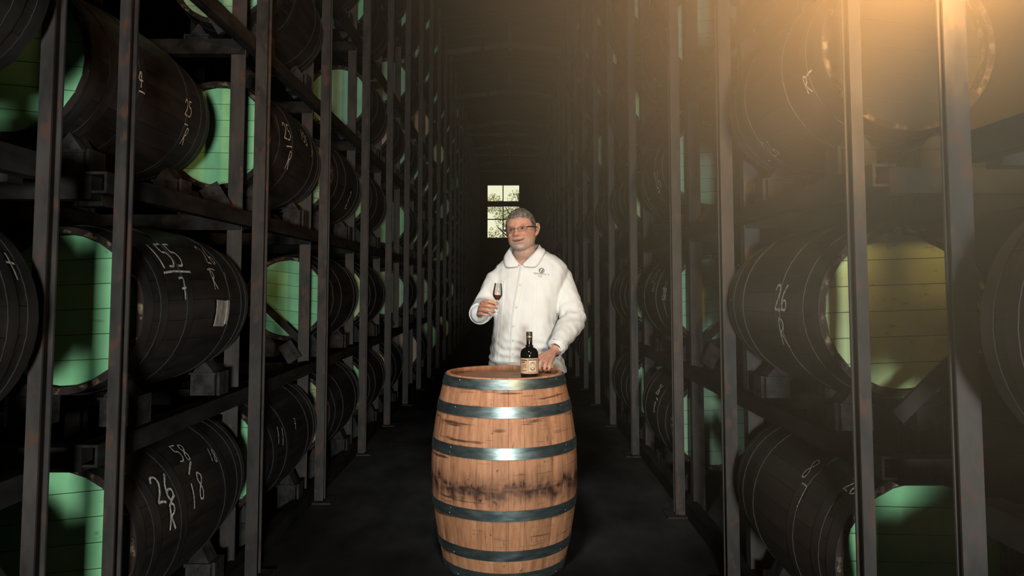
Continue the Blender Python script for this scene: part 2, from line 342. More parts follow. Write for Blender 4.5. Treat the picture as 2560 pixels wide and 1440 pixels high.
# tree outside the window
tr = thing('leafy_tree', 'sunlit leafy tree seen outside through the far window', 'tree', (.3, 34.0, 0))
obj('trunk', tube([(.25, 0, 0), (.3, 0, 2.2), (.42, .1, 3.6), (.35, 0, 4.6), (.1, .1, 5.6)], [.16, .13, .10, .08, .04], 10), M['bark'], tr, True)
for k, (a, b_) in enumerate([((.4, .05, 3.3), (-.5, .2, 5.0)), ((.4, 0, 3.9), (1.1, .1, 5.3)), ((.4, 0, 4.2), (.0, -.2, 5.6)), ((.38, 0, 2.7), (-.9, .1, 4.1)), ((.4, 0, 3.0), (1.4, 0, 4.3))]):
    a, b_ = Vector(a), Vector(b_)
    obj('branch', tube([a, a.lerp(b_, .5) + Vector((0, 0, .08)), b_], [.05, .04, .018], 6), M['bark'], tr, True)
V, Fc = [], []
rnd = random.Random(3)
cl = [(-.9, .6, 3.5, .65), (-.5, .8, 4.6, .6), (.9, .7, 4.6, .6), (.2, .8, 5.3, .7), (-1.1, .6, 5.2, .5), (1.3, .6, 3.7, .5), (.0, .7, 3.9, .45), (-.6, .7, 2.9, .5), (.7, .8, 5.5, .5), (-.2, .8, 3.2, .4), (.6, .7, 3.1, .4)]
for (cx, cy, cz, cr) in cl:
    for _ in range(620):
        d = Vector((rnd.gauss(0, 1), rnd.gauss(0, 1), rnd.gauss(0, 1))).normalized() * cr * rnd.random() ** .4
        p = Vector((cx, cy, cz)) + d; s = rnd.uniform(.03, .07); q = Matrix.Rotation(rnd.uniform(0, 6), 3, Vector((rnd.gauss(0, 1), rnd.gauss(0, 1), rnd.gauss(0, 1))).normalized())
        o = len(V); V += [tuple(p + q @ Vector(c)) for c in ((-s, 0, 0), (0, s * .45, .006), (s, 0, 0), (0, -s * .45, .006))]; Fc.append((o, o + 1, o + 2, o + 3))
lf = obj('foliage', (V, Fc), M['leaf'], tr); lf['kind'] = 'stuff'
struct(obj('ground_outside', box(-12, 12, YB + .3, 60, -.3, -.02), M['floor']))

# ------------------------------------------------------------------ racks
XPL, XPR = 1.194, 1.0             # aisle post planes
AXL, AXR = 1.4775, 1.2585         # barrel axes
FR_L = [.80, 2.275, 3.525, 4.74, 6.06] + [7.275 + 1.25 * i for i in range(18)]
FR_R = [.45, 2.13, 3.42, 4.46, 6.0] + [7.28 + 1.27 * i for i in range(18)]
END = {-1: 1.90, 1: 1.644}
SH = [.0, .87, 1.69, 2.54, 3.38, 4.22, 5.06]
CZ = [.50, 1.27, 2.11, 2.96, 3.80, 4.64, 5.48]
RB, RH, LB = .310, .272, .97
GAP = .165                         # from the frame to the barrel's near end
def hsec(w, d, t, z0, z1):
    return join(box(-w / 2, w / 2, -d / 2, -d / 2 + t, z0, z1), box(-w / 2, w / 2, d / 2 - t, d / 2, z0, z1), box(-t / 2, t / 2, -d / 2 + t, d / 2 - t, z0, z1))
POST = mesh('post', hsec(.056, .06, .008, 0.012, 6.05), M['post'])
POST1 = mesh('post', hsec(.034, .05, .007, 0.012, 6.05), M['post'])
POST2 = mesh('post', hsec(.052, .028, .006, 0.012, 6.05), M['post'])
POST_IN = mesh('inner_post', join(box(-.035, .035, -.03, -.022, .012, 6.0), box(-.035, -.027, -.022, .03, .012, 6.0)), M['post'])
POST_BK = mesh('back_post', hsec(.07, .07, .01, .012, 5.95), M['post'])
PLATE = mesh('base_plate', box(-.085, .085, -.075, .075, 0, .012), M['bracket'])
def wedge_box():
    # boxy steel cradle with a loose pitched wedge on top
    b1 = box(-.052, .052, -.05, .05, 0, .085); lid = box(-.058, .058, -.056, .056, .085, .093); fl = box(.062, .074, -.05, .05, 0, .095)
    return join(b1, lid, fl)
BRK = mesh('cradle_bracket', wedge_box(), M['bracket'])
WDG = mesh('cradle_wedge', ([(-.045, -.045, .093), (.045, -.045, .093), (0, -.045, .145), (-.045, .045, .093), (.045, .045, .093), (0, .045, .145)], [(0, 1, 2), (5, 4, 3), (0, 3, 4, 1), (1, 4, 5, 2), (2, 5, 3, 0)]), M['bracket'])
STOP = mesh('stop_plate', join(box(-.045, .045, -.004, .004, -.05, .075), box(-.03, .03, .004, .03, -.05, -.04)), M['bracket'])
def rack(s, XP, AX, frames, label):
    root = thing('barrel_rack', label, 'rack', (0, 0, 0))
    spans = [(frames[0] - .04, END[s] + .04), (frames[1] - .04, frames[-1] + .04)]      # two rack sections with a gap between them
    for i, y in enumerate(frames + [END[s]]):
        link('post', POST1 if i == 1 or (s < 0 and i == len(frames)) else POST2 if i == len(frames) else POST, root, (s * XP, y, 0)); link('base_plate', PLATE, root, (s * XP, y, 0))
        if i != 1 and i < len(frames): link('inner_post', POST_IN, root, (s * (XP + .115), y + .01, 0))
        link('back_post', POST_BK, root, (s * (AX + .56), y, 0))
        for h in SH[1:]:
            if y < 16: obj_cb = link('cross_beam', CB[s], root, (0, y, h))
    for k, h in [(k, h) for k, h in enumerate(SH)]:
      for (y0, y1) in spans:
        if k: 
            obj('front_beam', join(box(*sorted((s * (XP + .032), s * (XP + .078))), y0, y1, h - .058, h - .050), box(*sorted((s * (XP + .032), s * (XP + .040))), y0, y1, h - .050, h), box(*sorted((s * (XP + .032), s * (XP + .10))), y0, y1, h, h + .008)), M['beam'], root)
            obj('back_beam', box(*sorted((s * (AX + .46), s * (AX + .52))), y0, y1, h - .075, h), M['beam'], root)
        else:
            obj('floor_rail', box(*sorted((s * (XP + .032), s * (XP + .10))), y0, y1, 0, .085), M['beam'], root)
    return root
CB = {}
for s, XP, AX in ((-1, XPL, AXL), (1, XPR, AXR)):
    CB[s] = mesh('cross_beam', box(*sorted((s * (XP + .085), s * (AX + .53))), -.03, .03, -.075, -.002), M['beam'])
rack_l = rack(-1, XPL, AXL, FR_L, 'tall dark steel rack of barrels along the left side of the aisle')
rack_r = rack(1, XPR, AXR, FR_R, 'tall dark steel rack of barrels along the right side of the aisle')
def brace(root, s, XP, AX, y, k):
    obj('brace', bar((s * (XP + .12), y + .04, SH[k] + .10), (s * (AX + .42), y + .04, SH[k] + .10 + .95 * (AX + .30 - XP)), .045, .012), M['beam'], root)
for k in (1, 2): brace(rack_l, -1, XPL, AXL, FR_L[3], k)
for k in (1, 3): brace(rack_r, 1, XPR, AXR, FR_R[3], k)
brace(rack_r, 1, XPR, AXR, FR_R[1], 1)
brace(rack_l, -1, XPL, AXL, FR_L[1], 0)

# ------------------------------------------------------------------ lying barrels
def rad(s): return RB - (RB - RH) * (2 * s / LB) ** 2
def barrel_body(n=40, k=14):
    prof = [(rad(-LB / 2 + LB * i / k), -LB / 2 + LB * i / k) for i in range(k + 1)]
    e = LB / 2; prof += [(RH - .018, e), (RH - .024, e - .05), (0.002, e - .05)]
    prof = [(0.002, -e + .05), (RH - .024, -e + .05), (RH - .018, -e)] + prof
    return lathe(prof, n, 'Y', closed=False)
NST = 26
def stave(n_st, gap, k=12, thick=.02):
    V, Fc = [], []; a = PI / n_st - gap
    for i in range(k + 1):
        s = -LB / 2 + LB * i / k; r = rad(s)
        for (rr, an) in ((r, -a), (r + .0012, 0), (r, a), (r - thick, a), (r - thick, -a)):
            V.append((rr * math.cos(an), s, rr * math.sin(an)))
    for i in range(k):
        for j in range(5):
            j2 = (j + 1) % 5; Fc.append((i * 5 + j, i * 5 + j2, (i + 1) * 5 + j2, (i + 1) * 5 + j))
    Fc.append((0, 1, 2, 3, 4)); Fc.append(tuple(k * 5 + j for j in (4, 3, 2, 1, 0)))
    return V, Fc
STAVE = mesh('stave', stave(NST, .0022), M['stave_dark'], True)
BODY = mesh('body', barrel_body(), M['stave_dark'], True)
BODY_FAR = mesh('body', barrel_body(24, 8), M['stave_dark'], True)
HOOPS = []
for (s0, w) in ((-.46, .05), (-.37, .042), (-.20, .045), (.20, .045), (.37, .042), (.46, .05)):
    a, b_ = s0 - w / 2, s0 + w / 2
    HOOPS.append(mesh('hoop', lathe([(rad(a) + .0008, a), (rad(a) + .0035, a), (rad((a + b_) / 2) + .0035, (a + b_) / 2), (rad(b_) + .0035, b_), (rad(b_) + .0008, b_)], 44, 'Y', closed=True), M['hoop_dark'], True))
CHIME = mesh('chime_rim', lathe([(RH + .0005, -LB / 2 + .012), (RH + .0005, -LB / 2 - .001), (RH - .016, -LB / 2 - .001), (RH - .021, -LB / 2 + .046)], 44, 'Y', closed=False), M['chime'], True)
RHD = RH - .0215
def head_boards(n, mat):
    """the head sawn into n boards, each with its own edge"""
    out = []; w = 2 * RHD / n; y = -LB / 2 + .040
    for j in range(n):
        z0, z1 = -RHD + j * w + .0012, -RHD + (j + 1) * w - .0012
        top, bot = [], []
        for i in range(9):
            z = z0 + (z1 - z0) * i / 8; x = math.sqrt(max(RHD * RHD - z * z, 1e-6)); top.append((x, z)); bot.append((-x, z))
        ring = top + bot[::-1]; k = len(ring)
        V = [(x, y, z) for x, z in ring] + [(x, y + .012, z) for x, z in ring]
        Fc = [tuple(range(k)), tuple(range(2 * k - 1, k - 1, -1))] + [(i, (i + 1) % k, k + (i + 1) % k, k + i) for i in range(k)]
        out.append(mesh('head_board', (V, Fc), mat))
    return out
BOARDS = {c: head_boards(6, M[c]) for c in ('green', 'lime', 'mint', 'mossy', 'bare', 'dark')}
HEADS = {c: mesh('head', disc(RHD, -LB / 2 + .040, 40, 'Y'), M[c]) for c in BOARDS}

GLYPH = {
    '0': [[(.3, 1), (.08, .6), (.12, .15), (.32, 0), (.5, .3), (.48, .8), (.3, 1)]],
    '1': [[(.28, 1), (.3, .5), (.27, 0)]],
    '2': [[(.06, .78), (.18, 1), (.42, .97), (.5, .72), (.33, .38), (.06, .03), (.3, .08), (.55, .02)]],
    '3': [[(.08, .95), (.4, 1), (.45, .72), (.2, .55), (.5, .4), (.42, .06), (.06, .04)]],
    '4': [[(.4, 0), (.38, 1), (.05, .38), (.55, .4)]],
    '5': [[(.52, 1), (.12, .98)], [(.12, .98), (.14, .6), (.4, .62), (.52, .35), (.36, .05), (.05, .06)]],
    '6': [[(.46, 1), (.18, .64), (.09, .25), (.26, 0), (.5, .14), (.46, .4), (.22, .42), (.11, .22)]],
    '7': [[(.06, .95), (.5, 1), (.34, .5), (.28, 0)], [(.12, .48), (.52, .54)]],
    '8': [[(.46, .88), (.22, 1), (.1, .76), (.44, .36), (.4, .05), (.14, .08), (.15, .38), (.46, .72), (.46, .88)]],
    'R': [[(.12, 0), (.14, .5), (.1, 1), (.44, .92), (.42, .62), (.14, .5), (.56, 0)]],
    't': [[(.28, 1), (.3, .5), (.36, 0)], [(.04, .62), (.6, .6)]],
    '-': [[(0, .5), (.35, .53), (.7, .5)]],
    '_': [[(-.1, .5), (.5, .53), (1.5, .5)]],
    '/': [[(.1, 0), (.5, 1)]],
}
def hit(cx, cz, ym, px, py):
    d = ray(px, py); prev = None
    for i in range(1400):
        t = .6 + i * .01; p = Vector((0, 0, HC)) + d * t; s = p.y - ym
        if abs(s) > LB / 2: prev = None; continue
        f = math.hypot(p.x - cx, p.z - cz) - rad(s)
        if f < 0: return s, p
    return None
def chalk(o, sgn, ym, marks):
    """hand-chalked figures; sgn = +1 where the flank faces +x"""
    cx, cz = o.location.x, o.location.z; V, Fc = [], []; rr = random.Random(int(ym * 100) + int(cz * 10))
    for (px, py, text, hgt, ang, wd) in marks:
        h = hit(cx, cz, ym, px, py)
        if not h: continue
        s0, p = h; ph0 = math.atan2(p.z - cz, sgn * (p.x - cx)); ca, sa = math.cos(math.radians(ang)), math.sin(math.radians(ang))
        adv = 0; tw = len(text) * .62 * hgt * .9
        for ch in text:
            for pl in GLYPH.get(ch, []):
                pts = []
                for i in range(len(pl) - 1):
                    for q in range(4):
                        f = q / 4; pts.append((pl[i][0] * (1 - f) + pl[i + 1][0] * f, pl[i][1] * (1 - f) + pl[i + 1][1] * f))
                pts.append(pl[-1])
                pts = [((x * hgt * .9 + adv - tw / 2 + rr.uniform(-.01, .01) * hgt), (y - .5) * hgt + rr.uniform(-.012, .012) * hgt) for x, y in pts]
                for _ in range(2): pts = [pts[0]] + [tuple((pts[i - 1][k] + 2 * pts[i][k] + pts[i + 1][k]) / 4 for k in (0, 1)) for i in range(1, len(pts) - 1)] + [pts[-1]]
                base = len(V)
                for i, (x, y) in enumerate(pts):
                    a, b_ = pts[max(i - 1, 0)], pts[min(i + 1, len(pts) - 1)]; tx, ty = b_[0] - a[0], b_[1] - a[1]; l = math.hypot(tx, ty) or 1; nx, ny = -ty / l * wd, tx / l * wd
                    for sg in (-1, 1):
                        u, v = x + nx * sg, y + ny * sg; u, v = u * ca - v * sa, u * sa + v * ca
                        s = s0 + (u if sgn > 0 else -u); r = rad(s) + .0042; ph = ph0 + v / r
                        V.append((sgn * r * math.cos(ph), s, r * math.sin(ph)))
                for i in range(len(pts) - 1): Fc.append((base + 2 * i, base + 2 * i + 1, base + 2 * i + 3, base + 2 * i + 2))
            adv += .62 * hgt * .9
    if V:
        c = obj('chalk_marks', (V, Fc), M['chalk'], o); c['label'] = 'white hand-chalked figures'; c['kind'] = 'stuff'
ORD = ['first', 'second', 'third', 'fourth', 'fifth', 'sixth', 'seventh', 'eighth', 'ninth', 'tenth', 'eleventh', 'twelfth', 'thirteenth', 'fourteenth', 'fifteenth', 'sixteenth', 'seventeenth', 'eighteenth']
TIER = ['bottom', 'second', 'third', 'fourth', 'fifth', 'sixth', 'top']
WORDS = {'green': 'green', 'lime': 'yellow-green', 'mint': 'mint', 'mossy': 'mossy green', 'bare': 'bare wood'}
# (side, tier, bay): x shift outward, y shift, head colour, label, chalk marks, extras
SPECIAL = {
    ('L', 1, 1): (0, 0, 'green', 'dark barrel chalked 155 over 7 with a tin tag, second tier of left rack', [(412, 640, '155', .11, 0, .0045), (425, 682, '_', .13, 0, .0042), (455, 722, '7', .085, 0, .0040), (512, 640, '26', .095, 0, .0038), (522, 676, '-', .12, 0, .0036), (532, 700, 'R', .08, 0, .0036), (560, 690, '/', .03, 0, .0025)]),
    ('L', 1, 0): (0, 0, 'green', 'dark barrel cut off by the left edge, chalked with a small cross', [(22, 668, 't', .07, 0, .003)]),
    ('L', 0, 1): (0, 0, 'green', 'dark barrel chalked 26 over R, bottom tier nearest on left rack', [(405, 1222, '26', .10, -8, .0042), (425, 1255, '-', .09, 30, .004), (430, 1290, 'R', .09, -12, .0042), (450, 1135, '58', .08, -10, .0032), (470, 1180, '_', .05, 35, .0042), (500, 1215, '8', .11, -10, .004), (482, 1240, '1', .09, -8, .004), (528, 1140, '18', .06, -20, .003)]),
    ('L', 0, 2): (0, 0, 'green', 'dark barrel with two short chalk strokes, bottom tier of left rack behind first post', [(700, 1090, '11', .09, -20, .003), (735, 1060, '7', .06, -20, .0025)]),
    ('L', 0, 3): (0, .1, 'mossy', 'dark barrel with stained pale green head and figures, bottom tier of left rack, third bay', [(882, 1035, '2', .05, 0, .004), (882, 1050, '4', .05, 0, .004), (900, 1000, '15', .06, 0, .0035)]),
    ('L', 2, 1): (.19, -.02, 'green', 'dark barrel chalked 25 over R in deep shade, third tier of left rack', [(468, 272, '25', .07, 0, .0026), (462, 311, '-', .06, 0, .0026), (460, 340, 'R', .075, 0, .0026), (347, 195, '4', .07, 0, .0026), (350, 230, '-', .06, 0, .0026), (350, 262, '9', .06, 0, .0024)]),
    ('L', 2, 2): (0, 0, 'green', 'dark barrel chalked 20 over R with bright green head, third tier of left rack', [(715, 330, '25', .09, 0, .0034), (718, 366, '_', .05, 8, .0034), (720, 400, 'R', .10, 0, .0034), (758, 345, '155', .07, -20, .0032), (778, 380, '7', .07, -20, .003)]),
    ('L', 2, 3): (0, .08, 'mossy', 'dark barrel with mossy head and torn paper, third tier of left rack', [(873, 490, '2', .07, 0, .004), (866, 510, '6', .05, 0, .004), (862, 520, '-', .07, 0, .004)]),
    ('L', 1, 3): (0, 0, 'green', 'dark barrel with wide open green head, second tier of left rack beyond the gap', [(815, 705, '-', .06, 10, .003)]),
    ('L', 1, 4): (0, 0, 'lime', 'dark barrel with slim bright green sliver and chalk stroke, second tier of left rack', [(948, 705, '1', .10, -12, .005)]),
    ('L', 3, 5): (0, 0, 'bare', 'dark barrel with peach bare wood head, fourth tier of left rack', []),
    ('R', 1, 1): (0, .075, 'lime', 'large dark barrel chalked 26 over R with yellow-green head, second tier of right rack', [(1955, 745, '26', .095, 0, .0042), (1955, 775, '-', .085, 0, .0042), (1960, 830, 'R', .105, -14, .004), (1838, 722, 'R', .075, -8, .003), (1830, 750, '-', .06, 0, .003)]),
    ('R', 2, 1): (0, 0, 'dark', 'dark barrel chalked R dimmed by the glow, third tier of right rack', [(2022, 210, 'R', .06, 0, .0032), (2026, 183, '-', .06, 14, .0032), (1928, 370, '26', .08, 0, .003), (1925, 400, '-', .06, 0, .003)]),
    ('R', 0, 1): (0, 0, 'green', 'dark barrel in black shade with faint chalk, bottom tier nearest on right rack', [(2030, 1175, '8', .09, 0, .0026), (2015, 1215, '-', .06, 0, .0026), (2010, 1245, '1', .08, 0, .0026), (2140, 1220, '26', .06, 0, .0026)]),
    ('R', 1, 3): (0, -.03, 'mint', 'dark barrel scrawled with long chalk figures, second tier of right rack behind the gap', [(1640, 690, '15', .10, -8, .004), (1612, 718, '8', .10, 0, .0035), (1636, 718, '26', .06, 0, .0032), (1662, 735, '28', .08, 0, .0035)]),
    ('R', 2, 3): (0, -.03, 'mint', 'dark barrel chalked 26 over a line with mint head, third tier of right rack', [(1645, 450, '26', .11, 0, .004), (1650, 478, '-', .10, 12, .004), (1656, 496, '/', .06, 70, .0035), (1624, 458, '1', .10, 0, .0035), (1626, 497, '-', .10, 10, .0032)]),
    ('R', 0, 3): (0, -.03, 'mint', 'dark barrel chalked 26 over R with mint head, bottom tier of right rack', [(1650, 975, '26', .07, 0, .004), (1644, 998, '-', .08, -12, .004), (1638, 1018, 'R', .07, 0, .004)]),
    ('R', 2, 4): (0, 0, 'lime', 'dark barrel with yellow sliver of head and chalk, third tier of right rack', [(1540, 486, '6', .08, 0, .004), (1542, 500, '-', .07, 0, .004), (1540, 512, 'R', .07, 0, .004)]),
    ('R', 3, 4): (0, 0, 'lime', 'dark barrel with bright pale head seen between two posts, fourth tier of right rack', []),
    ('R', 3, 3): (0, -.03, 'mint', 'dark barrel half veiled by warm haze, fourth tier of right rack, third bay', [(1645, 205, '2', .07, 0, .004)]),
}
EMPTY = {('L', 1, 2), ('R', 0, 2), ('R', 1, 2), ('R', 2, 2), ('R', 3, 2), ('L', 3, 3), ('R', 3, 0), ('R', 2, 0), ('R', 4, 0), ('R', 4, 1), ('R', 3, 1), ('L', 3, 1), ('L', 2, 5), ('R', 0, 5), ('L', 0, 6)}
BAR = {}
rb_ = random.Random(21)
for side, s, XP, AX, frames, root in (('L', -1, XPL, AXL, FR_L, rack_l), ('R', 1, XPR, AXR, FR_R, rack_r)):
    for bay in range(0, 15):
        for tier in range(7):
            key = (side, tier, bay); rv = rb_.random(); rc = rb_.random(); rr = rb_.random() * 6.28; ry = rb_.uniform(-.02, .03)
            if key in EMPTY: continue
            sp = SPECIAL.get(key)
            if sp is None and rv < .22 and bay > 2: continue
            dx, dy, colr, lab, marks = sp if sp else (0, ry, ('green' if rc < .5 else 'mint' if rc < .72 else 'mossy' if rc < .84 else 'lime' if rc < .95 else 'bare'), None, [])
            if frames[bay + 1] - frames[bay] < LB + .15: dy = -.12
            ym = frames[bay] + GAP + LB / 2 + dy
            if bay == 0: ym = (1.81 if s < 0 else 1.60 if tier == 0 else 1.47) - LB / 2; dx = -.055
            cx, cz = s * (AX + dx), CZ[tier]
            pr = [project((cx + a * RB, max(ym + b_ * LB / 2, .35), cz + c * RB)) for a in (-1, 1) for b_ in (-1, 1) for c in (-1, 1)]
            if key not in (('L', 0, 0), ('R', 0, 0)) and (all(p[0] < 0 for p in pr) or all(p[0] > 2560 for p in pr) or all(p[1] < 0 for p in pr) or all(p[1] > 1440 for p in pr)): continue  # two unseen bottom-tier barrels are added to shade the heads behind them
            if lab is None: lab = f"dark barrel with {WORDS[colr]} head on {TIER[tier]} tier of {'left' if side == 'L' else 'right'} rack, {ORD[bay]} bay from camera"
            o = thing('oak_barrel', lab, 'barrel', (cx, ym, cz), 'dark barrels lying on the racks'); BAR[key] = (o, -s, ym)
            near = bay <= 1 or (bay <= 3 and tier <= 3)
            if near:
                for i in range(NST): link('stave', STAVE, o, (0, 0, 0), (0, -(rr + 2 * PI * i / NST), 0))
                for j, me in enumerate(BOARDS[colr]): link('head_board', me, o, (0, 0, 0), (0, .26 * (rr / 6.28 - .5), 0))
                link('head_backing', mesh('head_backing', disc(RHD + .004, -LB / 2 + .0445, 32, 'Y'), M['grime']), o)
                link('far_head', mesh('far_head', disc(RHD + .004, LB / 2 - .045, 32, 'Y'), M['stave_dark']), o)
            else:
                link('body', BODY if bay < 6 else BODY_FAR, o); link('head', HEADS[colr], o, (0, 0, 0), (0, rr, 0))
            if bay < 8:
                link('chime_rim', CHIME, o, (0, 0, 0), (0, rr, 0))
                for me in HOOPS: link('hoop', me, o)
            if marks: chalk(o, -s, ym, marks)
            # cradles under both ends, on the aisle side of the rack
            if bay < 9:
                dd = min(AX + dx - XP - .135, .16); need = CZ[tier] - math.sqrt(.281 ** 2 - dd ** 2) - SH[tier] - .008
                for sd_ in ((-1, 1) if bay < 4 else (-1,)):
                    for yy in (ym - LB / 2 + .13, ym + LB / 2 - .13):
                        xb = s * (AX + dx + sd_ * dd); zb = SH[tier] + .008
                        for me, nm in ((BRK, 'cradle_bracket'), (WDG, 'cradle_wedge')):
                            q = link(nm, me, root, (xb, yy, zb), (0, 0, 0 if s * sd_ > 0 else PI)); q.scale = (1, 1, need / .145)
    for bay in range(1, 8):
        for tier in range(1, 5):
            link('stop_plate', STOP, root, (s * (XP + .17), frames[bay + 1] - .10, SH[tier] + .06), (0, math.radians(32) * s, .2))
# tin tag nailed on the 155 barrel, papers on two heads
def surf_patch(o, sgn, ym, px, py, w, h, name, mat, ang=0.0, lift=.006):
    s0, p = hit(o.location.x, o.location.z, ym, px, py); ph0 = math.atan2(p.z - o.location.z, sgn * (p.x - o.location.x)); V = []
    n = 5
    for lf_ in (lift, lift + .002):
        for i in range(n):
            for j in range(2):
                u = (j - .5) * w; v = (i / (n - 1) - .5) * h; u, v = u * math.cos(ang) - v * math.sin(ang), u * math.sin(ang) + v * math.cos(ang)
                s = s0 + sgn * u; r = rad(s) + lf_; ph = ph0 + v / r; V.append((sgn * r * math.cos(ph), s, r * math.sin(ph)))
    Fc = []
    for l in (0, 2 * n):
        for i in range(n - 1): Fc.append((l + 2 * i, l + 2 * i + 1, l + 2 * i + 3, l + 2 * i + 2))
    ring = [0, 1, 3, 5, 7, 9, 8, 6, 4, 2]
    for i in range(10): a, b_ = ring[i], ring[(i + 1) % 10]; Fc.append((a, b_, b_ + 2 * n, a + 2 * n))
    return obj(name, (V, Fc), mat, o)
o, sg, ym = BAR[('L', 1, 1)]
tt = surf_patch(o, sg, ym, 550, 783, .115, .105, 'tin_tag', M['tin'], -.06); tt['label'] = 'pale dented tin tag'
surf_patch(o, sg, ym, 562, 780, .03, .10, 'tag_fold', M['paper'], -.06, .0085)
def head_paper(key, pts):
    o, sg, ym = BAR[key]; y = -LB / 2 + .036
    V = [(x, y, z) for x, z in pts] + [(x, y + .002, z) for x, z in pts]; k = len(pts)
    p = obj('paper_slip', (V, [tuple(range(k)), tuple(range(2 * k - 1, k - 1, -1))] + [(i, (i + 1) % k, k + (i + 1) % k, k + i) for i in range(k)]), M['paper'], o); p['label'] = 'torn white paper slip stuck on the head'
head_paper(('L', 2, 3), [(.02, .11), (.15, .075), (.06, -.05), (.0, -.02)])
if ('L', 1, 5) in BAR: head_paper(('L', 1, 5), [(.04, .12), (.20, .07), (.17, -.04), (.04, .02)])

# ------------------------------------------------------------------ the upright barrel in the aisle
BX, BY, BH = -.028, 3.745, .923
R_T, R_B = .292, .360
def ur(z):
    t = 2 * z / BH - 1
    return R_B - (R_B - R_T) * abs(t) ** 1.9
ub = thing('upright_oak_barrel', 'upright orange-brown oak barrel with galvanised hoops standing in the aisle', 'barrel', (BX, BY, 0))
def ustave(n_st, gap, k=18, thick=.024):
    V, Fc = [], []; a = PI / n_st - gap
    for i in range(k + 1):
        z = BH * i / k; r = ur(z)
        prof = [(r - .0006, -a), (r + .0012, -a * .5), (r + .0018, 0), (r + .0012, a * .5), (r - .0006, a), (r - thick, a), (r - thick, -a)]
        if i == k: prof = [(rr - (.004 if rr > r - .01 else -.004), an) for rr, an in prof]
        for rr, an in prof: V.append((rr * math.cos(an), rr * math.sin(an), z))
    m_ = 7
    for i in range(k):
        for j in range(m_):
            j2 = (j + 1) % m_; Fc.append((i * m_ + j, i * m_ + j2, (i + 1) * m_ + j2, (i + 1) * m_ + j))
    Fc.append(tuple(range(m_))); Fc.append(tuple(k * m_ + j for j in range(m_))[::-1])
    return V, Fc
NU = 30
us = mesh('stave', ustave(NU, .0016), M['oak'], True)
for i in range(NU): link('stave', us, ub, (0, 0, 0), (0, 0, 2 * PI * (i + .3) / NU))
for (z0, z1) in ((.872, .918), (.748, .798), (.567, .618), (.292, .342), (.108, .157), (.002, .050)):
    zm = (z0 + z1) / 2
    hp = obj('hoop', lathe([(ur(z0) + .0018, z0), (ur(z0) + .0045, z0), (ur(zm) + .0045, zm), (ur(z1) + .0045, z1), (ur(z1) + .0018, z1)], 96, 'Z'), M['galv'], ub, True)
    for a in (-2.35, -.62):
        for dz in (-.012, .012):
            r = ur(zm) + .0045
            obj('rivet', lathe([(.0005, .003), (.004, .0022), (.006, 0)], 10, 'Z', closed=False), M['rivet'], hp, True, (r * math.cos(a + dz), r * math.sin(a + dz), zm + dz), (0, PI / 2, a))
RI = R_T - .0245; ZT = .897
nb_ = 7; wb_ = 2 * RI / nb_
for j in range(nb_):
    y0_, y1_ = -RI + j * wb_ + .0008, -RI + (j + 1) * wb_ - .0008; top, bot = [], []
    for i in range(9):
        y = y0_ + (y1_ - y0_) * i / 8; x = math.sqrt(max(RI * RI - y * y, 1e-6)); top.append((x, y)); bot.append((-x, y))
    ring = top + bot[::-1]; k = len(ring)
    for zt, nm in ((ZT, 'head_board'),):
        V = [(x, y, zt) for x, y in ring] + [(x, y, zt - .022) for x, y in ring]
        obj(nm, (V, [tuple(range(k)), tuple(range(2 * k - 1, k - 1, -1))] + [(i, (i + 1) % k, k + (i + 1) % k, k + i) for i in range(k)]), M['oak_top'], ub, rot=None)
obj('bottom_head', join(disc(RI, .03, 40), disc(RI, .05, 40)), M['oak_top'], ub)
# bung knots on the belly
for (px, py) in ((1201, 1226), (1200, 1254)):
    d = ray(px, py); t = (BY - .36) / d.y; p = Vector((0, 0, HC)) + d * t; a = math.atan2(p.y - BY, p.x - BX); z = p.z
    x_ = (p.x - BX); a = -math.acos(max(-1, min(1, x_ / ur(z))))
    obj('wooden_plug', lathe([(.0005, .0035), (.006, .003), (.0085, .0)], 12, 'Z', closed=False), M['ink'], ub, True, (ur(z) * math.cos(a), ur(z) * math.sin(a), z), (0, PI / 2, a))

# ------------------------------------------------------------------ bottle on the barrel
bt = thing('rum_bottle', 'dark rum bottle with tan label standing on the upright barrel', 'bottle', (.096, 3.70, ZT))
BR = .0445
bprof = [(.0005, .004), (.036, .0), (.0415, .004), (.043, .012), (BR, .10), (BR, .118), (.0425, .129), (.0375, .139), (.0285, .147), (.0185, .151), (.0185, .153), (.0205, .156), (.019, .160), (.0152, .162), (.0145, .17), (.0145, .196), (.0005, .196)]
obj('glass_body', lathe(bprof, 48, 'Z', closed=False), M['bottle'], bt, True)
obj('capsule', lathe([(.0005, .2265), (.0135, .2265), (.0155, .224), (.0158, .198), (.0150, .194), (.0150, .180), (.0148, .180), (.0148, .195), (.0005, .195)], 32, 'Z', closed=False), M['capsule'], bt, True)
obj('capsule_band', lathe([(.0156, .199), (.0164, .199), (.0164, .205), (.0156, .205)], 32, 'Z'), M['band'], bt, True)
lb_ = obj('paper_label', lathe([(BR + .0002, .024), (BR + .0009, .024), (BR + .0011, .099), (BR + .0003, .099)], 40, 'Z', -PI * .97, -PI * .03), M['label'], bt, True); lb_['label'] = 'tan paper label with an engraved portrait panel'
def lpatch(name, a0, a1, z0, z1, mat, lift=.0016, parent=lb_):
    r = BR + lift
    return obj(name, lathe([(r - .0003, z0), (r, z0), (r, z1), (r - .0003, z1)], max(2, int((a1 - a0) * 14)), 'Z', a0, a1), mat, parent, True)
a_ = lambda x: -math.acos(max(-1, min(1, x / BR)))      # label x across -> angle, facing the camera
X2 = lambda x0, x1: (a_(x0), a_(x1))
lpatch('label_panel', *X2(-.006, .034), .034, .094, M['label_cream'], .0014)
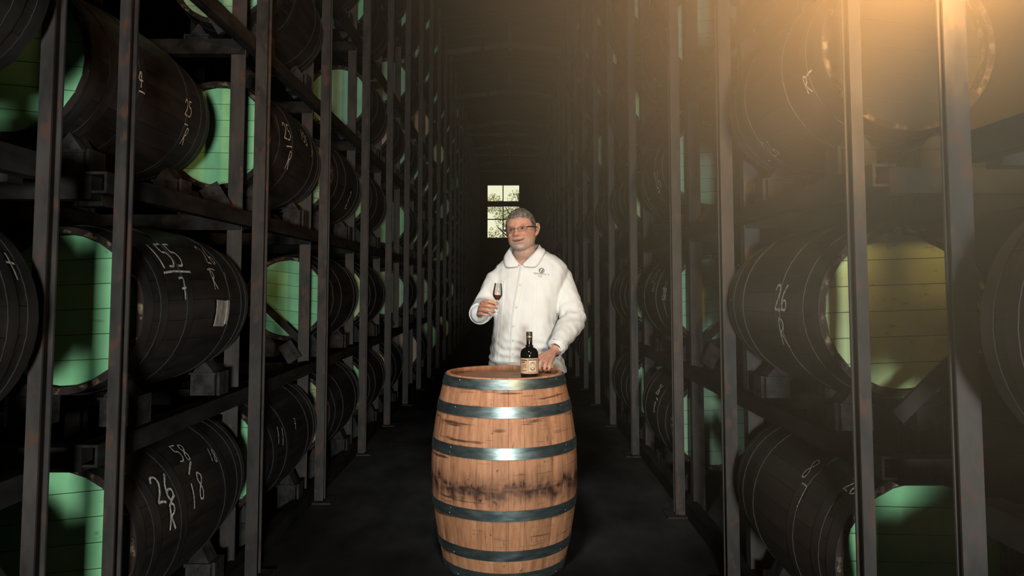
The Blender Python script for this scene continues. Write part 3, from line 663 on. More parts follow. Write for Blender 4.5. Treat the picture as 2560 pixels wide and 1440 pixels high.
for (x0, x1, z0, z1) in ((-.0062, .0342, .0885, .0935), (-.0062, .0342, .032, .0335), (-.0062, -.0050, .032, .094), (.0330, .0342, .032, .094), (-.038, -.012, .086, .0915), (-.036, -.022, .076, .081), (-.033, -.016, .0655, .0675), (-.034, -.018, .060, .0615), (-.033, -.016, .054, .0555), (-.034, -.014, .0375, .0400)):
    lpatch('label_print', *X2(x0, x1), z0, z1, M['ink'], .0017)
# portrait: head and shoulders of plain shape in an oval line
def oval(cx, cz, rx, rz, name, mat, lift, t=0.0):
    V, Fc = [], []; n = 26
    for i in range(n):
        a = 2 * PI * i / n
        for q in ((1, 0) if t == 0 else (1, 1 - t)):
            x = cx + rx * q * math.cos(a); z = cz + rz * q * math.sin(a); an = a_(x); V.append(((BR + lift) * math.cos(an), (BR + lift) * math.sin(an), z))
    for i in range(n):
        j = (i + 1) % n; Fc.append((2 * i, 2 * j, 2 * j + 1, 2 * i + 1))
    obj(name, (V, Fc), mat, lb_)
oval(.0145, .061, .0150, .0215, 'portrait_oval', M['ink'], .0017, .10)
oval(.0145, .069, .0068, .0095, 'portrait_hair', M['ink'], .0018)
oval(.0145, .0675, .0052, .0080, 'portrait_face', M['label_cream'], .0020)
oval(.0145, .049, .0095, .0070, 'portrait_bust', M['ink'], .0018)
oval(.0145, .0495, .0070, .0050, 'portrait_shirt', M['label_cream'], .0020)

# ------------------------------------------------------------------ the man
man = thing('person', 'grey-haired person in white shirt and spectacles standing behind the upright barrel', 'person', (.10, 4.38, 0))
MO = Vector((.10, 4.38, 0))
def loft(rings, n=40):
    """rings: (z, cx, cy, a, b, yaw)"""
    V, Fc = [], []
    for (z, cx, cy, a, b_, yw_) in rings:
        for k in range(n):
            an = 2 * PI * k / n; c, s = math.cos(an), math.sin(an)
            x = a * math.copysign(abs(c) ** .88, c); y = b_ * math.copysign(abs(s) ** .88, s)
            V.append((cx + x * math.cos(yw_) - y * math.sin(yw_), cy + x * math.sin(yw_) + y * math.cos(yw_), z))
    for i in range(len(rings) - 1):
        for k in range(n): k2 = (k + 1) % n; Fc.append((i * n + k, i * n + k2, (i + 1) * n + k2, (i + 1) * n + k))
    Fc.append(tuple(range(n))[::-1]); Fc.append(tuple((len(rings) - 1) * n + k for k in range(n)))
    return V, Fc
def smooth_path(pts, rads, k=6):
    """Catmull-Rom through points and radii"""
    P = [Vector(p) for p in pts]; out, rr = [], []
    for i in range(len(P) - 1):
        p0, p1, p2, p3 = P[max(i - 1, 0)], P[i], P[i + 1], P[min(i + 2, len(P) - 1)]
        for j in range(k):
            t = j / k
            out.append(.5 * ((2 * p1) + (p2 - p0) * t + (2 * p0 - 5 * p1 + 4 * p2 - p3) * t * t + (3 * p1 - p0 - 3 * p2 + p3) * t ** 3)); rr.append(rads[i] * (1 - t) + rads[i + 1] * t)
    out.append(P[-1]); rr.append(rads[-1]); return out, rr
def remesh(name, vf, voxel, smooth_it, mat):
    me = mesh(name + '_src', vf, None); o = bpy.data.objects.new(name + '_src', me); COL.objects.link(o)
    md = o.modifiers.new('r', 'REMESH'); md.mode = 'VOXEL'; md.voxel_size = voxel; md.adaptivity = 0
    if smooth_it: ms = o.modifiers.new('s', 'SMOOTH'); ms.factor = .5; ms.iterations = smooth_it
    dg = bpy.context.evaluated_depsgraph_get(); ev = o.evaluated_get(dg); out = bpy.data.meshes.new_from_object(ev)
    bpy.data.objects.remove(o); bpy.data.meshes.remove(me)
    out.name = name; out.materials.clear(); out.materials.append(mat)
    out.polygons.foreach_set('use_smooth', [True] * len(out.polygons)); return out
YAW = math.radians(-14)          # chest turned towards the glass hand
# ---- head, in its own frame: face to -y
def head_surface():
    V, Fc = [], []; nu, nv = 150, 110
    def bump(p, c, s, amp, d):
        e = sum(((p[i] - c[i]) / s[i]) ** 2 for i in range(3))
        return Vector(d) * amp * math.exp(-e) if e < 9 else Vector((0, 0, 0))
    for j in range(nv + 1):
        th = PI * j / nv
        for i in range(nu):
            ph = 2 * PI * i / nu
            d = Vector((math.sin(th) * math.cos(ph), math.sin(th) * math.sin(ph), math.cos(th)))
            p = Vector((math.copysign(abs(d.x) ** .94, d.x) * .0775, d.y * .097, d.z * .122))
            t = max(0, min(1, (-p.z - .005) / .117))
            p.x *= 1 - .10 * t * t
            if p.y < 0: p.y *= 1 + .10 * t * (1 - t) * 2; p.y -= .012 * t
            else: p.y *= 1 - .45 * t
            if p.z > .06: p.y += .004
            q = p.copy(); f = (0, -1, 0)
            if d.y < .2:
                q += bump(p, (0, -.095, .002), (.0095, .05, .024), .012, f); q += bump(p, (0, -.095, -.026), (.0135, .05, .014), .027, f)
                for s in (-1, 1):
                    q += bump(p, (s * .0135, -.092, -.031), (.008, .05, .009), .009, f)
                    q += bump(p, (s * .031, -.09, .005), (.016, .05, .0105), -.0085, f)
                    q += bump(p, (s * .031, -.09, .022), (.021, .05, .0075), .0055, f)
                    q += bump(p, (s * .041, -.08, -.027), (.019, .05, .016), .010, (s * .35, -.9, .15))
                    q += bump(p, (s * .031, -.09, -.040), (.007, .05, .020), -.004, f)
                    q += bump(p, (s * .056, -.04, -.080), (.026, .06, .030), .008, (s, -.1, -.1))
                    q += bump(p, (s * .031, -.09, -.010), (.013, .05, .005), .003, f)
                zc = p.z - 9 * p.x * p.x * .6
                pm = (p.x, p.y, zc)
                q += bump(pm, (0, -.09, -.054), (.023, .06, .0085), .006, f); q += bump(pm, (0, -.09, -.074), (.021, .06, .008), .0062, f)
                q += bump(pm, (0, -.09, -.0640), (.030, .06, .0032), -.0085, f)
                q += bump(p, (0, -.09, -.104), (.024, .06, .014), .009, (0, -1, -.15)); q += bump(p, (0, -.09, -.086), (.02, .06, .005), -.003, f)
            V.append(tuple(q))
    for j in range(nv):
        for i in range(nu): i2 = (i + 1) % nu; Fc.append((j * nu + i, (j + 1) * nu + i, (j + 1) * nu + i2, j * nu + i2))
    return V, Fc
HEADC = Vector(at(1303.5, 577, 4.33)); 
HM = Matrix.Translation(HEADC) @ Matrix.Rotation(math.radians(-7), 4, 'Y') @ Matrix.Rotation(math.radians(-17), 4, 'Z') @ Matrix.Rotation(math.radians(-2), 4, 'X') @ Matrix.Diagonal((1.10, 1.04, 1.02, 1))
HMI = HM.inverted()
hs_ = head_surface()
def ear(s):
    base = tube([(s * .0765, .012, -.03), (s * .082, .018, 0), (s * .084, .022, .022)], [.010, .015, .013], 12, flat=(1.0, .45), up=(0, 1, 0))
    rim = tube([(s * .076, .006, .012), (s * .085, .014, .032), (s * .091, .032, .030), (s * .092, .036, .008), (s * .085, .022, -.022), (s * .078, .008, -.034)], [.004, .0048, .005, .0048, .005, .0055], 8)
    return join(base, rim)
neck = tube(smooth_path([HM @ Vector((0, .030, -.02)), HM @ Vector((0, .022, -.095)), (.086, 4.385, 1.52), (.10, 4.40, 1.44)], [.060, .064, .066, .075])[0], smooth_path([(0, 0, 0)] * 4, [.060, .066, .068, .085])[1], 24)
torso_rings = [(.845, .10, 4.38, .232, .172), (.88, .099, 4.378, .226, .172), (.95, .094, 4.372, .210, .172), (1.05, .091, 4.365, .196, .176), (1.15, .092, 4.362, .187, .174), (1.25, .099, 4.366, .194, .162), (1.33, .108, 4.374, .208, .150), (1.39, .115, 4.382, .220, .140), (1.435, .122, 4.390, .224, .128), (1.468, .126, 4.396, .212, .116), (1.50, .128, 4.398, .182, .104), (1.528, .126, 4.40, .142, .094), (1.55, .115, 4.40, .108, .086), (1.565, .105, 4.40, .080, .075)]
def torso(d, zmin=.8, zmax=2): return loft([(z, cx, cy, max(a - d, .02), max(b_ - d, .02), YAW) for (z, cx, cy, a, b_) in torso_rings if zmin <= z <= zmax], 48)
SH_R, EL_R, WR_R = (-.070, 4.40, 1.385), (-.150, 4.33, 1.225), (-.168, 4.085, 1.195)
SH_L, EL_L, WR_L = (.297, 4.40, 1.400), (.362, 4.27, 1.160), (.240, 4.03, 1.003)
def arm(S, E, Wr, rs):
    S, E, Wr = Vector(S), Vector(E), Vector(Wr)
    pts, rr = smooth_path([S, S.lerp(E, .5), E, E.lerp(Wr, .5), Wr], rs, 7); return tube(pts, rr, 18)
def hand(Wr, knuckles, fingers, thumb):
    """palm from the wrist to four knuckles, four fingers and a thumb, all rounded and tapering"""
    parts = []; Wr = Vector(Wr)
    for K in knuckles: parts.append(tube(smooth_path([Wr.lerp(Vector(K), .05), Wr.lerp(Vector(K), .55), K], [.017, .0155, .0108], 4)[0], smooth_path([(0, 0, 0)] * 3, [.017, .0155, .0108], 4)[1], 12))
    for (f, r) in fingers: a, b_ = smooth_path(f, r, 4); parts.append(tube(a, b_, 12))
    a, b_ = smooth_path(*thumb, 4); parts.append(tube(a, b_, 12)); return join(*parts)
fr_ = lambda k: [.0105 * k, .0098 * k, .0092 * k, .0078 * k]
hand_r = hand(WR_R, [(-.148, 3.992, 1.262), (-.155, 3.980, 1.243), (-.159, 3.984, 1.221), (-.163, 3.998, 1.200)],
    [([(-.148, 3.992, 1.262), (-.115, 3.953, 1.268), (-.089, 3.950, 1.262), (-.070, 3.953, 1.254)], fr_(1)), ([(-.155, 3.980, 1.243), (-.122, 3.939, 1.246), (-.092, 3.936, 1.241), (-.072, 3.950, 1.233)], fr_(1.03)),
     ([(-.159, 3.984, 1.221), (-.128, 3.945, 1.223), (-.100, 3.944, 1.218), (-.084, 3.962, 1.213)], fr_(.98)), ([(-.163, 3.998, 1.200), (-.140, 3.963, 1.198), (-.117, 3.962, 1.195), (-.108, 3.982, 1.194)], fr_(.88))],
    ([(-.150, 4.035, 1.225), (-.118, 4.012, 1.246), (-.090, 3.994, 1.254), (-.069, 3.981, 1.256)], [.0145, .0125, .0108, .0088]))
hand_l = hand(WR_L, [(.156, 3.912, .977), (.176, 3.898, .972), (.196, 3.893, .964), (.214, 3.897, .953)],
    [([(.156, 3.912, .977), (.134, 3.878, .962), (.127, 3.872, .935), (.136, 3.886, .916)], fr_(1.08)), ([(.176, 3.898, .972), (.158, 3.862, .956), (.152, 3.856, .928), (.160, 3.872, .911)], fr_(1.10)),
     ([(.196, 3.893, .964), (.184, 3.858, .948), (.178, 3.852, .924), (.184, 3.870, .910)], fr_(1.05)), ([(.214, 3.897, .953), (.206, 3.866, .938), (.202, 3.861, .920), (.204, 3.876, .910)], fr_(.94))],
    ([(.196, 3.985, .988), (.158, 3.955, .974), (.132, 3.925, .957), (.118, 3.905, .944)], [.0155, .0135, .0115, .0092]))
arm_rs = [.052, .050, .046, .042, .030]
body_vf = join(xf(hs_, HM), xf(ear(1), HM), xf(ear(-1), HM), neck, torso(.018, .84, 1.53), arm(SH_R, EL_R, WR_R, arm_rs), arm(SH_L, EL_L, WR_L, arm_rs), hand_r, hand_l)
body_me = remesh('body', body_vf, .0034, 1, M['skin'])
# colours of the skin: ruddy cheeks, lips, brows, grey stubble
ca = body_me.color_attributes.new('tint', 'FLOAT_COLOR', 'POINT')
def mixc(a, b_, t): return tuple(x * (1 - t) + y * t for x, y in zip(a, b_))
def gs(p, c, s): return math.exp(-sum(((p[i] - c[i]) / s[i]) ** 2 for i in range(3)))
buf = []
for v in body_me.vertices:
    c = (.61, .315, .215)
    p = HMI @ v.co
    if abs(p.x) < .12 and abs(p.y) < .14 and -.17 < p.z < .14:
        for s in (-1, 1):
            c = mixc(c, (.60, .25, .17), .6 * gs(p, (s * .042, -.09, -.03), (.02, .06, .016)))
            c = mixc(c, (.16, .10, .075), .80 * gs((p.x, p.y, p.z - .15 * abs(p.x)), (s * .033, -.095, .0175), (.017, .05, .0034)))
            c = mixc(c, (.30, .15, .10), .65 * gs(p, (s * .031, -.09, .004), (.015, .05, .007)))
            c = mixc(c, (.40, .18, .12), .5 * gs(p, (s * .034, -.09, -.040), (.004, .06, .016)))
        c = mixc(c, (.62, .24, .17), .5 * gs(p, (0, -.12, -.028), (.013, .05, .012)))
        jaw = max(0, min(1, (-.036 - p.z) / .022)) * max(0, min(1, (.045 - p.y) / .03))
        st = .72 * jaw * (.7 + .6 * noise.noise(p * 90)); c = mixc(c, (.43, .36, .31), max(0, min(.8, st))); c = mixc(c, (.60, .53, .46), .7 * gs(p, (0, -.10, -.098), (.030, .06, .013)))
        zc = p.z - 5.4 * p.x * p.x
        c = mixc(c, (.46, .17, .12), .8 * gs((p.x, p.y, zc), (0, -.10, -.0725), (.021, .06, .005))); c = mixc(c, (.44, .18, .13), .6 * gs((p.x, p.y, zc), (0, -.10, -.057), (.021, .06, .004)))
        c = mixc(c, (.05, .015, .012), .98 * (1 if p.y < -.05 else 0) * math.exp(-((zc + .0640) / .0048) ** 2 - (p.x / .034) ** 6))
        for s in (-1, 1): c = mixc(c, (.20, .08, .06), .8 * gs(p, (s * .0085, -.115, -.0385), (.005, .02, .003)))
    else:
        c = mixc(c, (.50, .23, .15), .5 * max(0, noise.noise(v.co * 45)))
    buf += [*c, 1]
ca.data.foreach_set('color', buf)
body_me.transform(Matrix.Translation(-MO)); body = link('body', body_me, man)
# eyes
for s in (-1, 1):
    e = obj('eye', xf(lathe([(.0001, .0105), (.004, .0097), (.0075, .0073), (.0098, .0038), (.0105, 0), (.0098, -.0038), (.0075, -.0073), (.004, -.0097), (.0001, -.0105)], 20, 'Z', closed=False), Matrix.Translation(-MO) @ HM @ Matrix.Translation((s * .031, -.0795, .0035)) @ Matrix.Diagonal((1.15, 1, .36, 1)) @ Matrix.Rotation(PI / 2, 4, 'X')), M['eyewhite'], man, True)
    obj('iris', xf(disc(.0052, 0, 16), Matrix.Translation(-MO) @ HM @ Matrix.Translation((s * .031 - .001, -.0902, .0030)) @ Matrix.Diagonal((1, 1, .75, 1)) @ Matrix.Rotation(PI / 2, 4, 'X')), M['iris'], e)
    lid = tube([(s * .0185, -.0885, .0045), (s * .026, -.0912, .0080), (s * .034, -.0905, .0078), (s * .0435, -.0845, .0035)], [.0012, .0022, .0022, .0012], 8)
    obj('eyelid', xf(lid, Matrix.Translation(-MO) @ HM), M['hair'], e, True)
# hair: short crop lying over the skull
hv, hf = hs_; nu, nv = 150, 110
keep = {}
V, Fc = [], []
def hair_mask(p):
    """how far inside the hair a point of the skull lies, in metres"""
    x, y, z = p; ax = abs(x)
    front = z - (.066 - 1.0 * max(0, ax - .045) + .003 * math.sin(x * 130))
    side = z - (.010 + (.02 - y) * .55)
    nape = z + .062
    burn = min(y + .030 + (z + .01) * .5, z + .022)           # sideburn in front of the ear
    if y > .02: return nape
    if y > -.045: return max(min(side, .05), min(burn, .01) if ax > .06 else -1, front)
    return front
for idx, p in enumerate(hv):
    pv = Vector(p); hm_ = hair_mask(p)
    if hm_ > -.004:
        keep[idx] = len(V); nrm = Vector((p[0] / .0775 ** 2, p[1] / .097 ** 2, p[2] / .122 ** 2)).normalized()
        th = .0060 + .003 * max(0, p[2] / .12) + .0030 * noise.noise(Vector((p[0] * 110, p[1] * 40, p[2] * 70))) + .002 * noise.noise(pv * 220)
        k_ = max(0, min(1, (hm_ + .002) / .014)); th = -.0025 * (1 - k_) + th * k_ + .0012 * noise.noise(pv * 260)
        V.append(tuple(HM @ (pv + nrm * th) - MO))
for q in hf:
    if all(i in keep for i in q): Fc.append(tuple(keep[i] for i in q))
hair = obj('hair', (V, Fc), M['hair'], man, 'full')
# spectacles
sp_root = link('spectacles', None, man); sp_root['label'] = 'thin half-rim spectacles with dark temples'
TH = Matrix.Translation(-MO) @ HM
for s in (-1, 1):
    cx, cz = s * .0335, -.002
    out = [(cx + .0245 * math.copysign(abs(math.cos(a)) ** .7, math.cos(a)), -.108 + .012 * (abs(cx + .0245 * math.cos(a)) / .06) ** 2, cz + .0155 * math.copysign(abs(math.sin(a)) ** .75, math.sin(a))) for a in [2 * PI * i / 28 for i in range(28)]]
    obj('lens', xf((out + [(x, y + .0015, z) for x, y, z in out], [tuple(range(28)), tuple(range(55, 27, -1))] + [(i, (i + 1) % 28, 28 + (i + 1) % 28, 28 + i) for i in range(28)]), TH), M['lens'], sp_root)
    obj('rim_wire', xf(tube(out[0:15], .0011, 6), TH), M['frame'], sp_root, True)
    obj('lower_wire', xf(tube(out[14:] + [out[0]], .0006, 6), TH), M['wire'], sp_root, True)
    tp = [(s * .0575, -.100, .006), (s * .070, -.090, .008), (s * .0815, -.05, .008), (s * .086, .0, .010), (s * .088, .016, .006)]
    obj('temple', xf(tube(tp, [.0032, .0036, .0036, .003, .002], 8, flat=(1.15, .5), up=(0, 0, 1)), TH), M['frame'], sp_root, True)
obj('bridge', xf(tube([(-.0095, -.1105, .002), (-.004, -.1175, .006), (.004, -.1175, .006), (.0095, -.1105, .002)], .0012, 6), TH), M['frame'], sp_root, True)
# ---- shirt
sl_rs_r = [.070, .070, .066, .067, .056]; sl_rs_l = [.074, .076, .073, .066, .050]
WR_R2 = Vector(EL_R).lerp(Vector(WR_R), .90); WR_L2 = Vector(EL_L).lerp(Vector(WR_L), .86)
shirt_vf = join(torso(0), arm(SH_R, EL_R, WR_R2, sl_rs_r), arm(SH_L, EL_L, WR_L2, sl_rs_l))
shirt_me = remesh('shirt', shirt_vf, .0062, 6, M['linen'])
bmx = bmesh.new(); bmx.from_mesh(shirt_me); bmx.normal_update()
fy = Vector((math.sin(YAW), -math.cos(YAW), 0)); rx_ = Vector((math.cos(YAW), math.sin(YAW), 0))
for v in bmx.verts:
    p = v.co; n_ = v.normal.copy()
    # broad folds: hanging down the body, across the elbows, gathered at the waist
    d = .0055 * noise.noise(Vector((p.x * 13, p.y * 13, p.z * 4 + 3))) + .0035 * noise.noise(Vector((p.x * 30 + p.z * 10, p.y * 26, p.z * 17)))
    el = max(math.exp(-((p - Vector(EL_L)).length / .10) ** 2), math.exp(-((p - Vector(EL_R)).length / .08) ** 2))
    ax = (p - Vector(EL_L)).dot(Vector((.25, -.6, -.75))) if p.x > .1 else (p - Vector(EL_R)).dot(Vector((0, -1, 0)))
    d += el * .008 * math.sin(ax * 95 + 3 * noise.noise(p * 14))
    wst = math.exp(-((p.z - .97) / .08) ** 2); d += wst * .004 * math.sin(p.z * 120 + p.x * 40 + 4 * noise.noise(p * 9))
    v.co = p + n_ * d
NV = Vector((.092, 4.398, 1.535))
def vcut(c):
    rel = c - NV; u = rel.dot(rx_); f = rel.dot(fy)
    if c.z > 1.53 and math.hypot(rel.x, rel.y) < .088: return True
    return f > .02 and c.z > 1.468 and abs(u) < (c.z - 1.470) * 1.1 + .004 and c.z < 1.60
bmesh.ops.delete(bmx, geom=[f for f in bmx.faces if vcut(f.calc_center_median())], context='FACES')
bmx.to_mesh(shirt_me)
bvh = BVHTree.FromBMesh(bmx); bmx.free()
shirt_me.transform(Matrix.Translation(-MO)); shirt = link('shirt', shirt_me, man); shirt['label'] = 'loose white long-sleeved linen shirt with open collar'
def on_shirt(px, py, lift=.002):
    o_ = Vector((0, 0, HC)); d = ray(px, py); h = bvh.ray_cast(o_, d)
    return (h[0] - d * lift, h[1]) if h[0] else (o_ + d * 4.2, -d)
# button placket and buttons
pk = [(1307, 664), (1303, 690), (1298, 720), (1292, 752), (1287, 784), (1284, 816), (1282, 850), (1281, 880), (1280, 906)]
L_, R_ = [], []
dense = []
for i in range(len(pk) - 1):
    for k in range(6): t = k / 6; dense.append((pk[i][0] * (1 - t) + pk[i + 1][0] * t, pk[i][1] * (1 - t) + pk[i + 1][1] * t))
dense.append(pk[-1])
V, Fc = [], []
for (x, y) in dense:
    for dx, lift in ((-7.5, .0005), (-7, .0035), (7, .0035), (7.5, .0005)): V.append(tuple(on_shirt(x + dx, y, lift)[0] - MO))
for i in range(len(dense) - 1):
    for k in range(3): Fc.append((4 * i + k, 4 * i + k + 1, 4 * i + 5 + k, 4 * i + 4 + k))
obj('placket', (V, Fc), M['linen_flat'], shirt, 'full')
for (x, y) in ((1299, 712), (1290, 768), (1282, 815), (1282, 851), (1281, 884)):
    p, n_ = on_shirt(x + 1, y, .004); q = (-n_ if n_.y > 0 else n_).to_track_quat('Z', 'Y').to_matrix().to_4x4()
    obj('button', xf(lathe([(.0005, .002), (.0035, .002), (.0045, .003), (.0055, .0025), (.006, 0)], 14, 'Z', closed=False), Matrix.Translation(p - MO) @ q), M['button'], shirt, True)
# pleats down the front panels
for x0, x1 in (((1262, 700), (1246, 905)), ((1335, 700), (1328, 880)), ((1343, 705), (1340, 880)), ((1255, 705), (1238, 900))):
    V, Fc = [], []; n = 30
    for i in range(n):
        t = i / (n - 1); x = x0[0] * (1 - t) + x1[0] * t; y = x0[1] * (1 - t) + x1[1] * t
        for dx, lift in ((-2.2, .0002), (-.6, .0030), (1.4, .0002)): V.append(tuple(on_shirt(x + dx, y, lift)[0] - MO))
    for i in range(n - 1):
        for k in range(2): Fc.append((3 * i + k, 3 * i + k + 1, 3 * i + 4 + k, 3 * i + 3 + k))
    obj('pleat', (V, Fc), M['linen_flat'], shirt, 'full')
# collar: two leaves folded over a standing band, open at the throat
CO = Vector((.092, 4.398, 0))
fold = [(.0, -.080, 1.597), (.062, -.055, 1.597), (.084, 0, 1.590), (.077, .056, 1.560), (.048, .097, 1.520), (.010, .119, 1.476)]
edge = [(.0, -.100, 1.552), (.080, -.070, 1.552), (.113, 0, 1.540), (.118, .064, 1.512), (.088, .120, 1.462), (.018, .126, 1.462)]
band = [(.0, -.076, 1.530), (.058, -.052, 1.530), (.080, 0, 1.525), (.073, .054, 1.510), (.046, .093, 1.490), (.010, .114, 1.466)]
for sg in (-1, 1):
    cvt = lambda L: smooth_path([CO + rx_ * (q[0] * sg) + fy * q[1] + Vector((0, 0, q[2])) for q in L], [0] * 6, 6)[0]
    fo, ed, bn = cvt(fold), cvt(edge), cvt(band); V, Fc = [], []
    for a, b_, c_ in zip(fo, ed, bn):
        row = [c_, c_.lerp(a, .5), a]
        for t in (.25, .5, .75, 1.0):
            p = a.lerp(b_, t) + Vector((0, 0, .004 * math.sin(PI * t))); loc, nr, _, _ = bvh.find_nearest(p)
            if loc is not None:
                dd = (p - loc).dot(nr); mn = .005 if t == 1 else .009
                if dd < mn: p = p + nr * (mn - dd)
            row.append(p)
        V += [tuple(p - MO) for p in row]
    m_ = 7
    for i in range(len(fo) - 1):
        for k in range(m_ - 1): Fc.append((m_ * i + k, m_ * i + k + 1, m_ * i + m_ + 1 + k, m_ * i + m_ + k))
    cl_ = obj('collar_leaf', (V, Fc), M['linen_flat'], shirt, 'full'); sd = cl_.modifiers.new('thick', 'SOLIDIFY'); sd.thickness = .0025; sd.offset = 1
# cuffs
for (E, Wr, r0, t0, t1) in ((EL_R, WR_R, .058, .66, .93), (EL_L, WR_L, .049, .70, .90)):
    E, Wr = Vector(E), Vector(Wr); a, b_ = E.lerp(Wr, t0), E.lerp(Wr, t1)
    ob = tube([a, a.lerp(b_, .1), a.lerp(b_, .5), b_.lerp(a, .04), b_, b_ - (b_ - a) * .1], [r0 * .96, r0 * 1.06, r0 * 1.05, r0 * 1.04, r0 * .99, r0 * .80], 26, caps=False)
    obj('cuff', (([tuple(Vector(p) - MO) for p in ob[0]]), ob[1]), M['linen_flat'], shirt, True)
# embroidered emblem and lettering on the chest
def text_on_shirt(txt, px, py, wpx, name, ang=4.0, bold=.0):
    cu = bpy.data.curves.new(name, 'FONT'); cu.body = txt; cu.align_x = 'CENTER'; cu.align_y = 'CENTER'; cu.size = 1; cu.offset = bold
    o = bpy.data.objects.new(name, cu); COL.objects.link(o); dg = bpy.context.evaluated_depsgraph_get(); me = bpy.data.meshes.new_from_object(o.evaluated_get(dg)); bpy.data.objects.remove(o)
    xs = [v.co.x for v in me.vertices]; sc = wpx / (max(xs) - min(xs)); ca_, sa_ = math.cos(math.radians(ang)), math.sin(math.radians(ang))
    for v in me.vertices:
        x, y = v.co.x * sc, -v.co.y * sc; x, y = x * ca_ - y * sa_, x * sa_ + y * ca_
        v.co = on_shirt(px + x, py + y, .0022)[0] - MO
    me.materials.clear(); me.materials.append(M['thread']); link(name, me, shirt)
text_on_shirt('TEPENNATA  U', 1353, 685, 40, 'lettering', 5)
text_on_shirt('RUM', 1350, 690.5, 9, 'lettering', 5)
def stroke_on_shirt(pts, w, name):
    V, Fc = [], []
    for i, (x, y) in enumerate(pts):
        a, b_ = pts[max(i - 1, 0)], pts[min(i + 1, len(pts) - 1)]; tx, ty = b_[0] - a[0], b_[1] - a[1]; l = math.hypot(tx, ty) or 1
        for sg in (-1, 1): V.append(tuple(on_shirt(x - ty / l * w * sg, y + tx / l * w * sg, .0022)[0] - MO))
    for i in range(len(pts) - 1): Fc.append((2 * i, 2 * i + 1, 2 * i + 3, 2 * i + 2))
    obj(name, (V, Fc), M['thread'], shirt)
ex, ey = 1354, 676.5
stroke_on_shirt([(ex + 6.4 * math.cos(a), ey + 6.0 * math.sin(a)) for a in [2 * PI * i / 30 for i in range(31)]], .8, 'emblem')
stroke_on_shirt([(ex - 4.6, ey + 1), (ex - 4.4, ey - 3), (ex - 1.5, ey - 5.2)], 1.2, 'emblem')
stroke_on_shirt([(ex - .5, ey + 6.5), (ex + .5, ey + 2), (ex + 2, ey - 1), (ex + 4.6, ey - 2.6)], 1.5, 'emblem')
stroke_on_shirt([(ex - 2, ey + 1), (ex + 1, ey + 3), (ex + 4.5, ey + 1.5)], 1.0, 'emblem')
# bracelet watch on the resting wrist
wv = (Vector(WR_L) - Vector(EL_L)).normalized(); wc = Vector(WR_L) - wv * .010
wq = wv.to_track_quat('Z', 'Y').to_matrix().to_4x4()
wt_ = link('wristwatch', None, man); wt_['label'] = 'silver wristwatch band'
obj('band', xf(lathe([(.0335, -.006), (.0360, -.006), (.0360, .006), (.0335, .006)], 32, 'Z'), Matrix.Translation(wc - MO) @ wq), M['silver'], wt_, True)
obj('dial', xf(lathe([(.0005, .006), (.012, .006), (.014, .004), (.014, 0)], 20, 'Z', closed=False), Matrix.Translation(wc - MO) @ wq @ Matrix.Translation((0, -.0355, 0)) @ Matrix.Rotation(PI / 2, 4, 'X')), M['silver'], wt_, True)
# trousers and shoes
leg = lambda s: loft([(.045, .10 + s * .125, 4.40, .062, .070, 0), (.30, .10 + s * .120, 4.40, .075, .085, 0), (.55, .10 + s * .115, 4.40, .092, .100, 0), (.75, .10 + s * .108, 4.395, .108, .125, 0), (.84, .10 + s * .10, 4.39, .112, .140, 0)], 28)
tv = join(leg(-1), leg(1), loft([(.76, .10, 4.39, .195, .135, 0), (.82, .10, 4.385, .216, .150, 0), (.90, .10, 4.38, .208, .155, 0), (.97, .10, 4.38, .190, .150, 0)], 40))
tm = remesh('trousers', tv, .009, 4, M['trouser']); tm.transform(Matrix.Translation(-MO)); t_o = link('trousers', tm, man); t_o['label'] = 'cream trousers'
for s in (-1, 1):
    x0 = .10 + s * .125 - MO.x
    V, Fc = [], []; n = 18
    ringsS = [(.10, .030, .03), (.085, .036, .055), (.03, .038, .085), (-.04, .040, .075), (-.11, .046, .055), (-.16, .042, .042), (-.19, .022, .030)]
    for (y, w, h) in ringsS:
        for k in range(n):
            an = 2 * PI * k / n; V.append((x0 + w * math.cos(an), 4.40 - MO.y + y, max(.0, h / 2 + h / 2 * math.sin(an) * 1.05)))
    for i in range(len(ringsS) - 1):
        for k in range(n): k2 = (k + 1) % n; Fc.append((i * n + k, i * n + k2, (i + 1) * n + k2, (i + 1) * n + k))
    Fc.append(tuple(range(n))); Fc.append(tuple((len(ringsS) - 1) * n + k for k in range(n))[::-1])
    obj('shoe', (V, Fc), M['leather'], man, True)
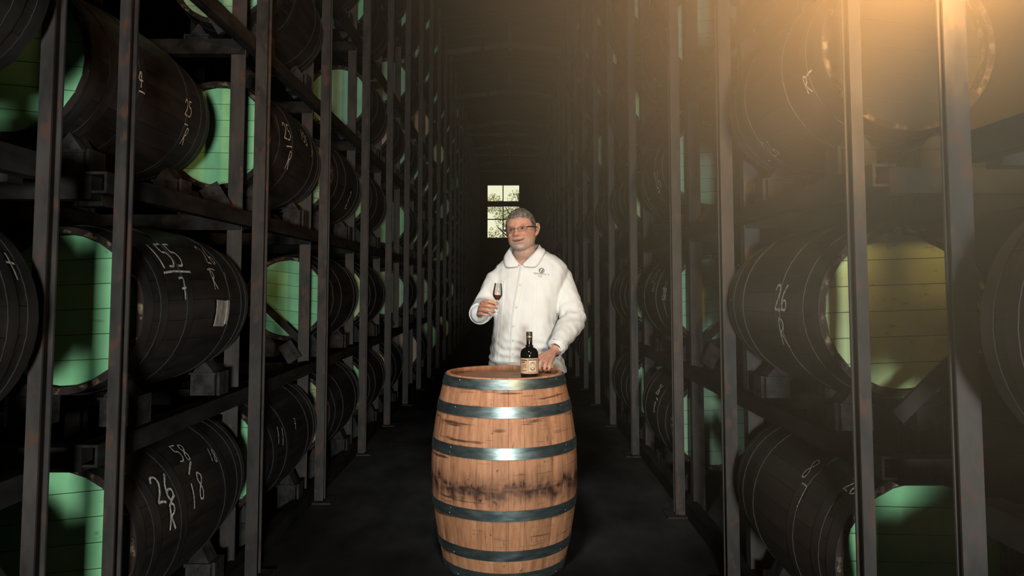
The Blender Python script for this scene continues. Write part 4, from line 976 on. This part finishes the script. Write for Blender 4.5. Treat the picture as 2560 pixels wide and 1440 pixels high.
# ------------------------------------------------------------------ the glass in his hand
gl = thing('tulip_glass', 'small stemmed tulip glass with a little amber rum held in the hand', 'glass', (-.0715, 3.9665, 1.205))
gl.rotation_euler = (0, math.radians(3), 0)
gp = [(.0195, .0), (.0195, .0018), (.006, .004), (.003, .010), (.0026, .058), (.006, .066), (.016, .076), (.0235, .088), (.0262, .100), (.0250, .118), (.0215, .140), (.0188, .160)]
gi = [(.0180, .160), (.0207, .140), (.0241, .118), (.0252, .100), (.0226, .089), (.015, .0785), (.004, .070), (.0003, .070)]
obj('glass_bowl', lathe([(.0003, 0)] + gp + gi, 40, 'Z', closed=False), M['glass'], gl, True)
obj('rum', lathe([(.0003, .0715), (.0045, .0720), (.0148, .0800), (.0222, .0900), (.0244, .0975), (.0003, .0975)], 36, 'Z', closed=False), M['rum'], gl, True)

# ------------------------------------------------------------------ added haze volume for the warm light-leak glow
HZ = Vector((.96, 1.40, 2.20)); HR = 1.55
m = bpy.data.materials.new('glow_haze'); m.use_nodes = True; nt = m.node_tree; nt.nodes.clear()
out = N(nt, 'ShaderNodeOutputMaterial'); vs = N(nt, 'ShaderNodeVolumeScatter'); vs.inputs['Color'].default_value = (1, .76, .50, 1); vs.inputs['Anisotropy'].default_value = 0
tc = N(nt, 'ShaderNodeTexCoord'); gr = N(nt, 'ShaderNodeTexGradient', gradient_type='SPHERICAL'); nt.links.new(tc.outputs['Object'], gr.inputs[0])
pw = N(nt, 'ShaderNodeMath', operation='POWER'); pw.inputs[1].default_value = 2.0; nt.links.new(gr.outputs['Fac'], pw.inputs[0])
ml = N(nt, 'ShaderNodeMath', operation='MULTIPLY'); ml.inputs[1].default_value = .75; nt.links.new(pw.outputs[0], ml.inputs[0]); nt.links.new(ml.outputs[0], vs.inputs['Density']); nt.links.new(vs.outputs[0], out.inputs['Volume'])
bmx = bmesh.new(); bmesh.ops.create_icosphere(bmx, subdivisions=3, radius=1.0); hme = bpy.data.meshes.new('glow_haze'); bmx.to_mesh(hme); bmx.free(); hme.materials.append(m)
hz = link('glow_haze', hme, None, HZ); hz.scale = (HR, HR, HR); hz['kind'] = 'stuff'; hz['label'] = 'added warm haze volume imitating a light leak in the upper right corner'; hz['category'] = 'haze'
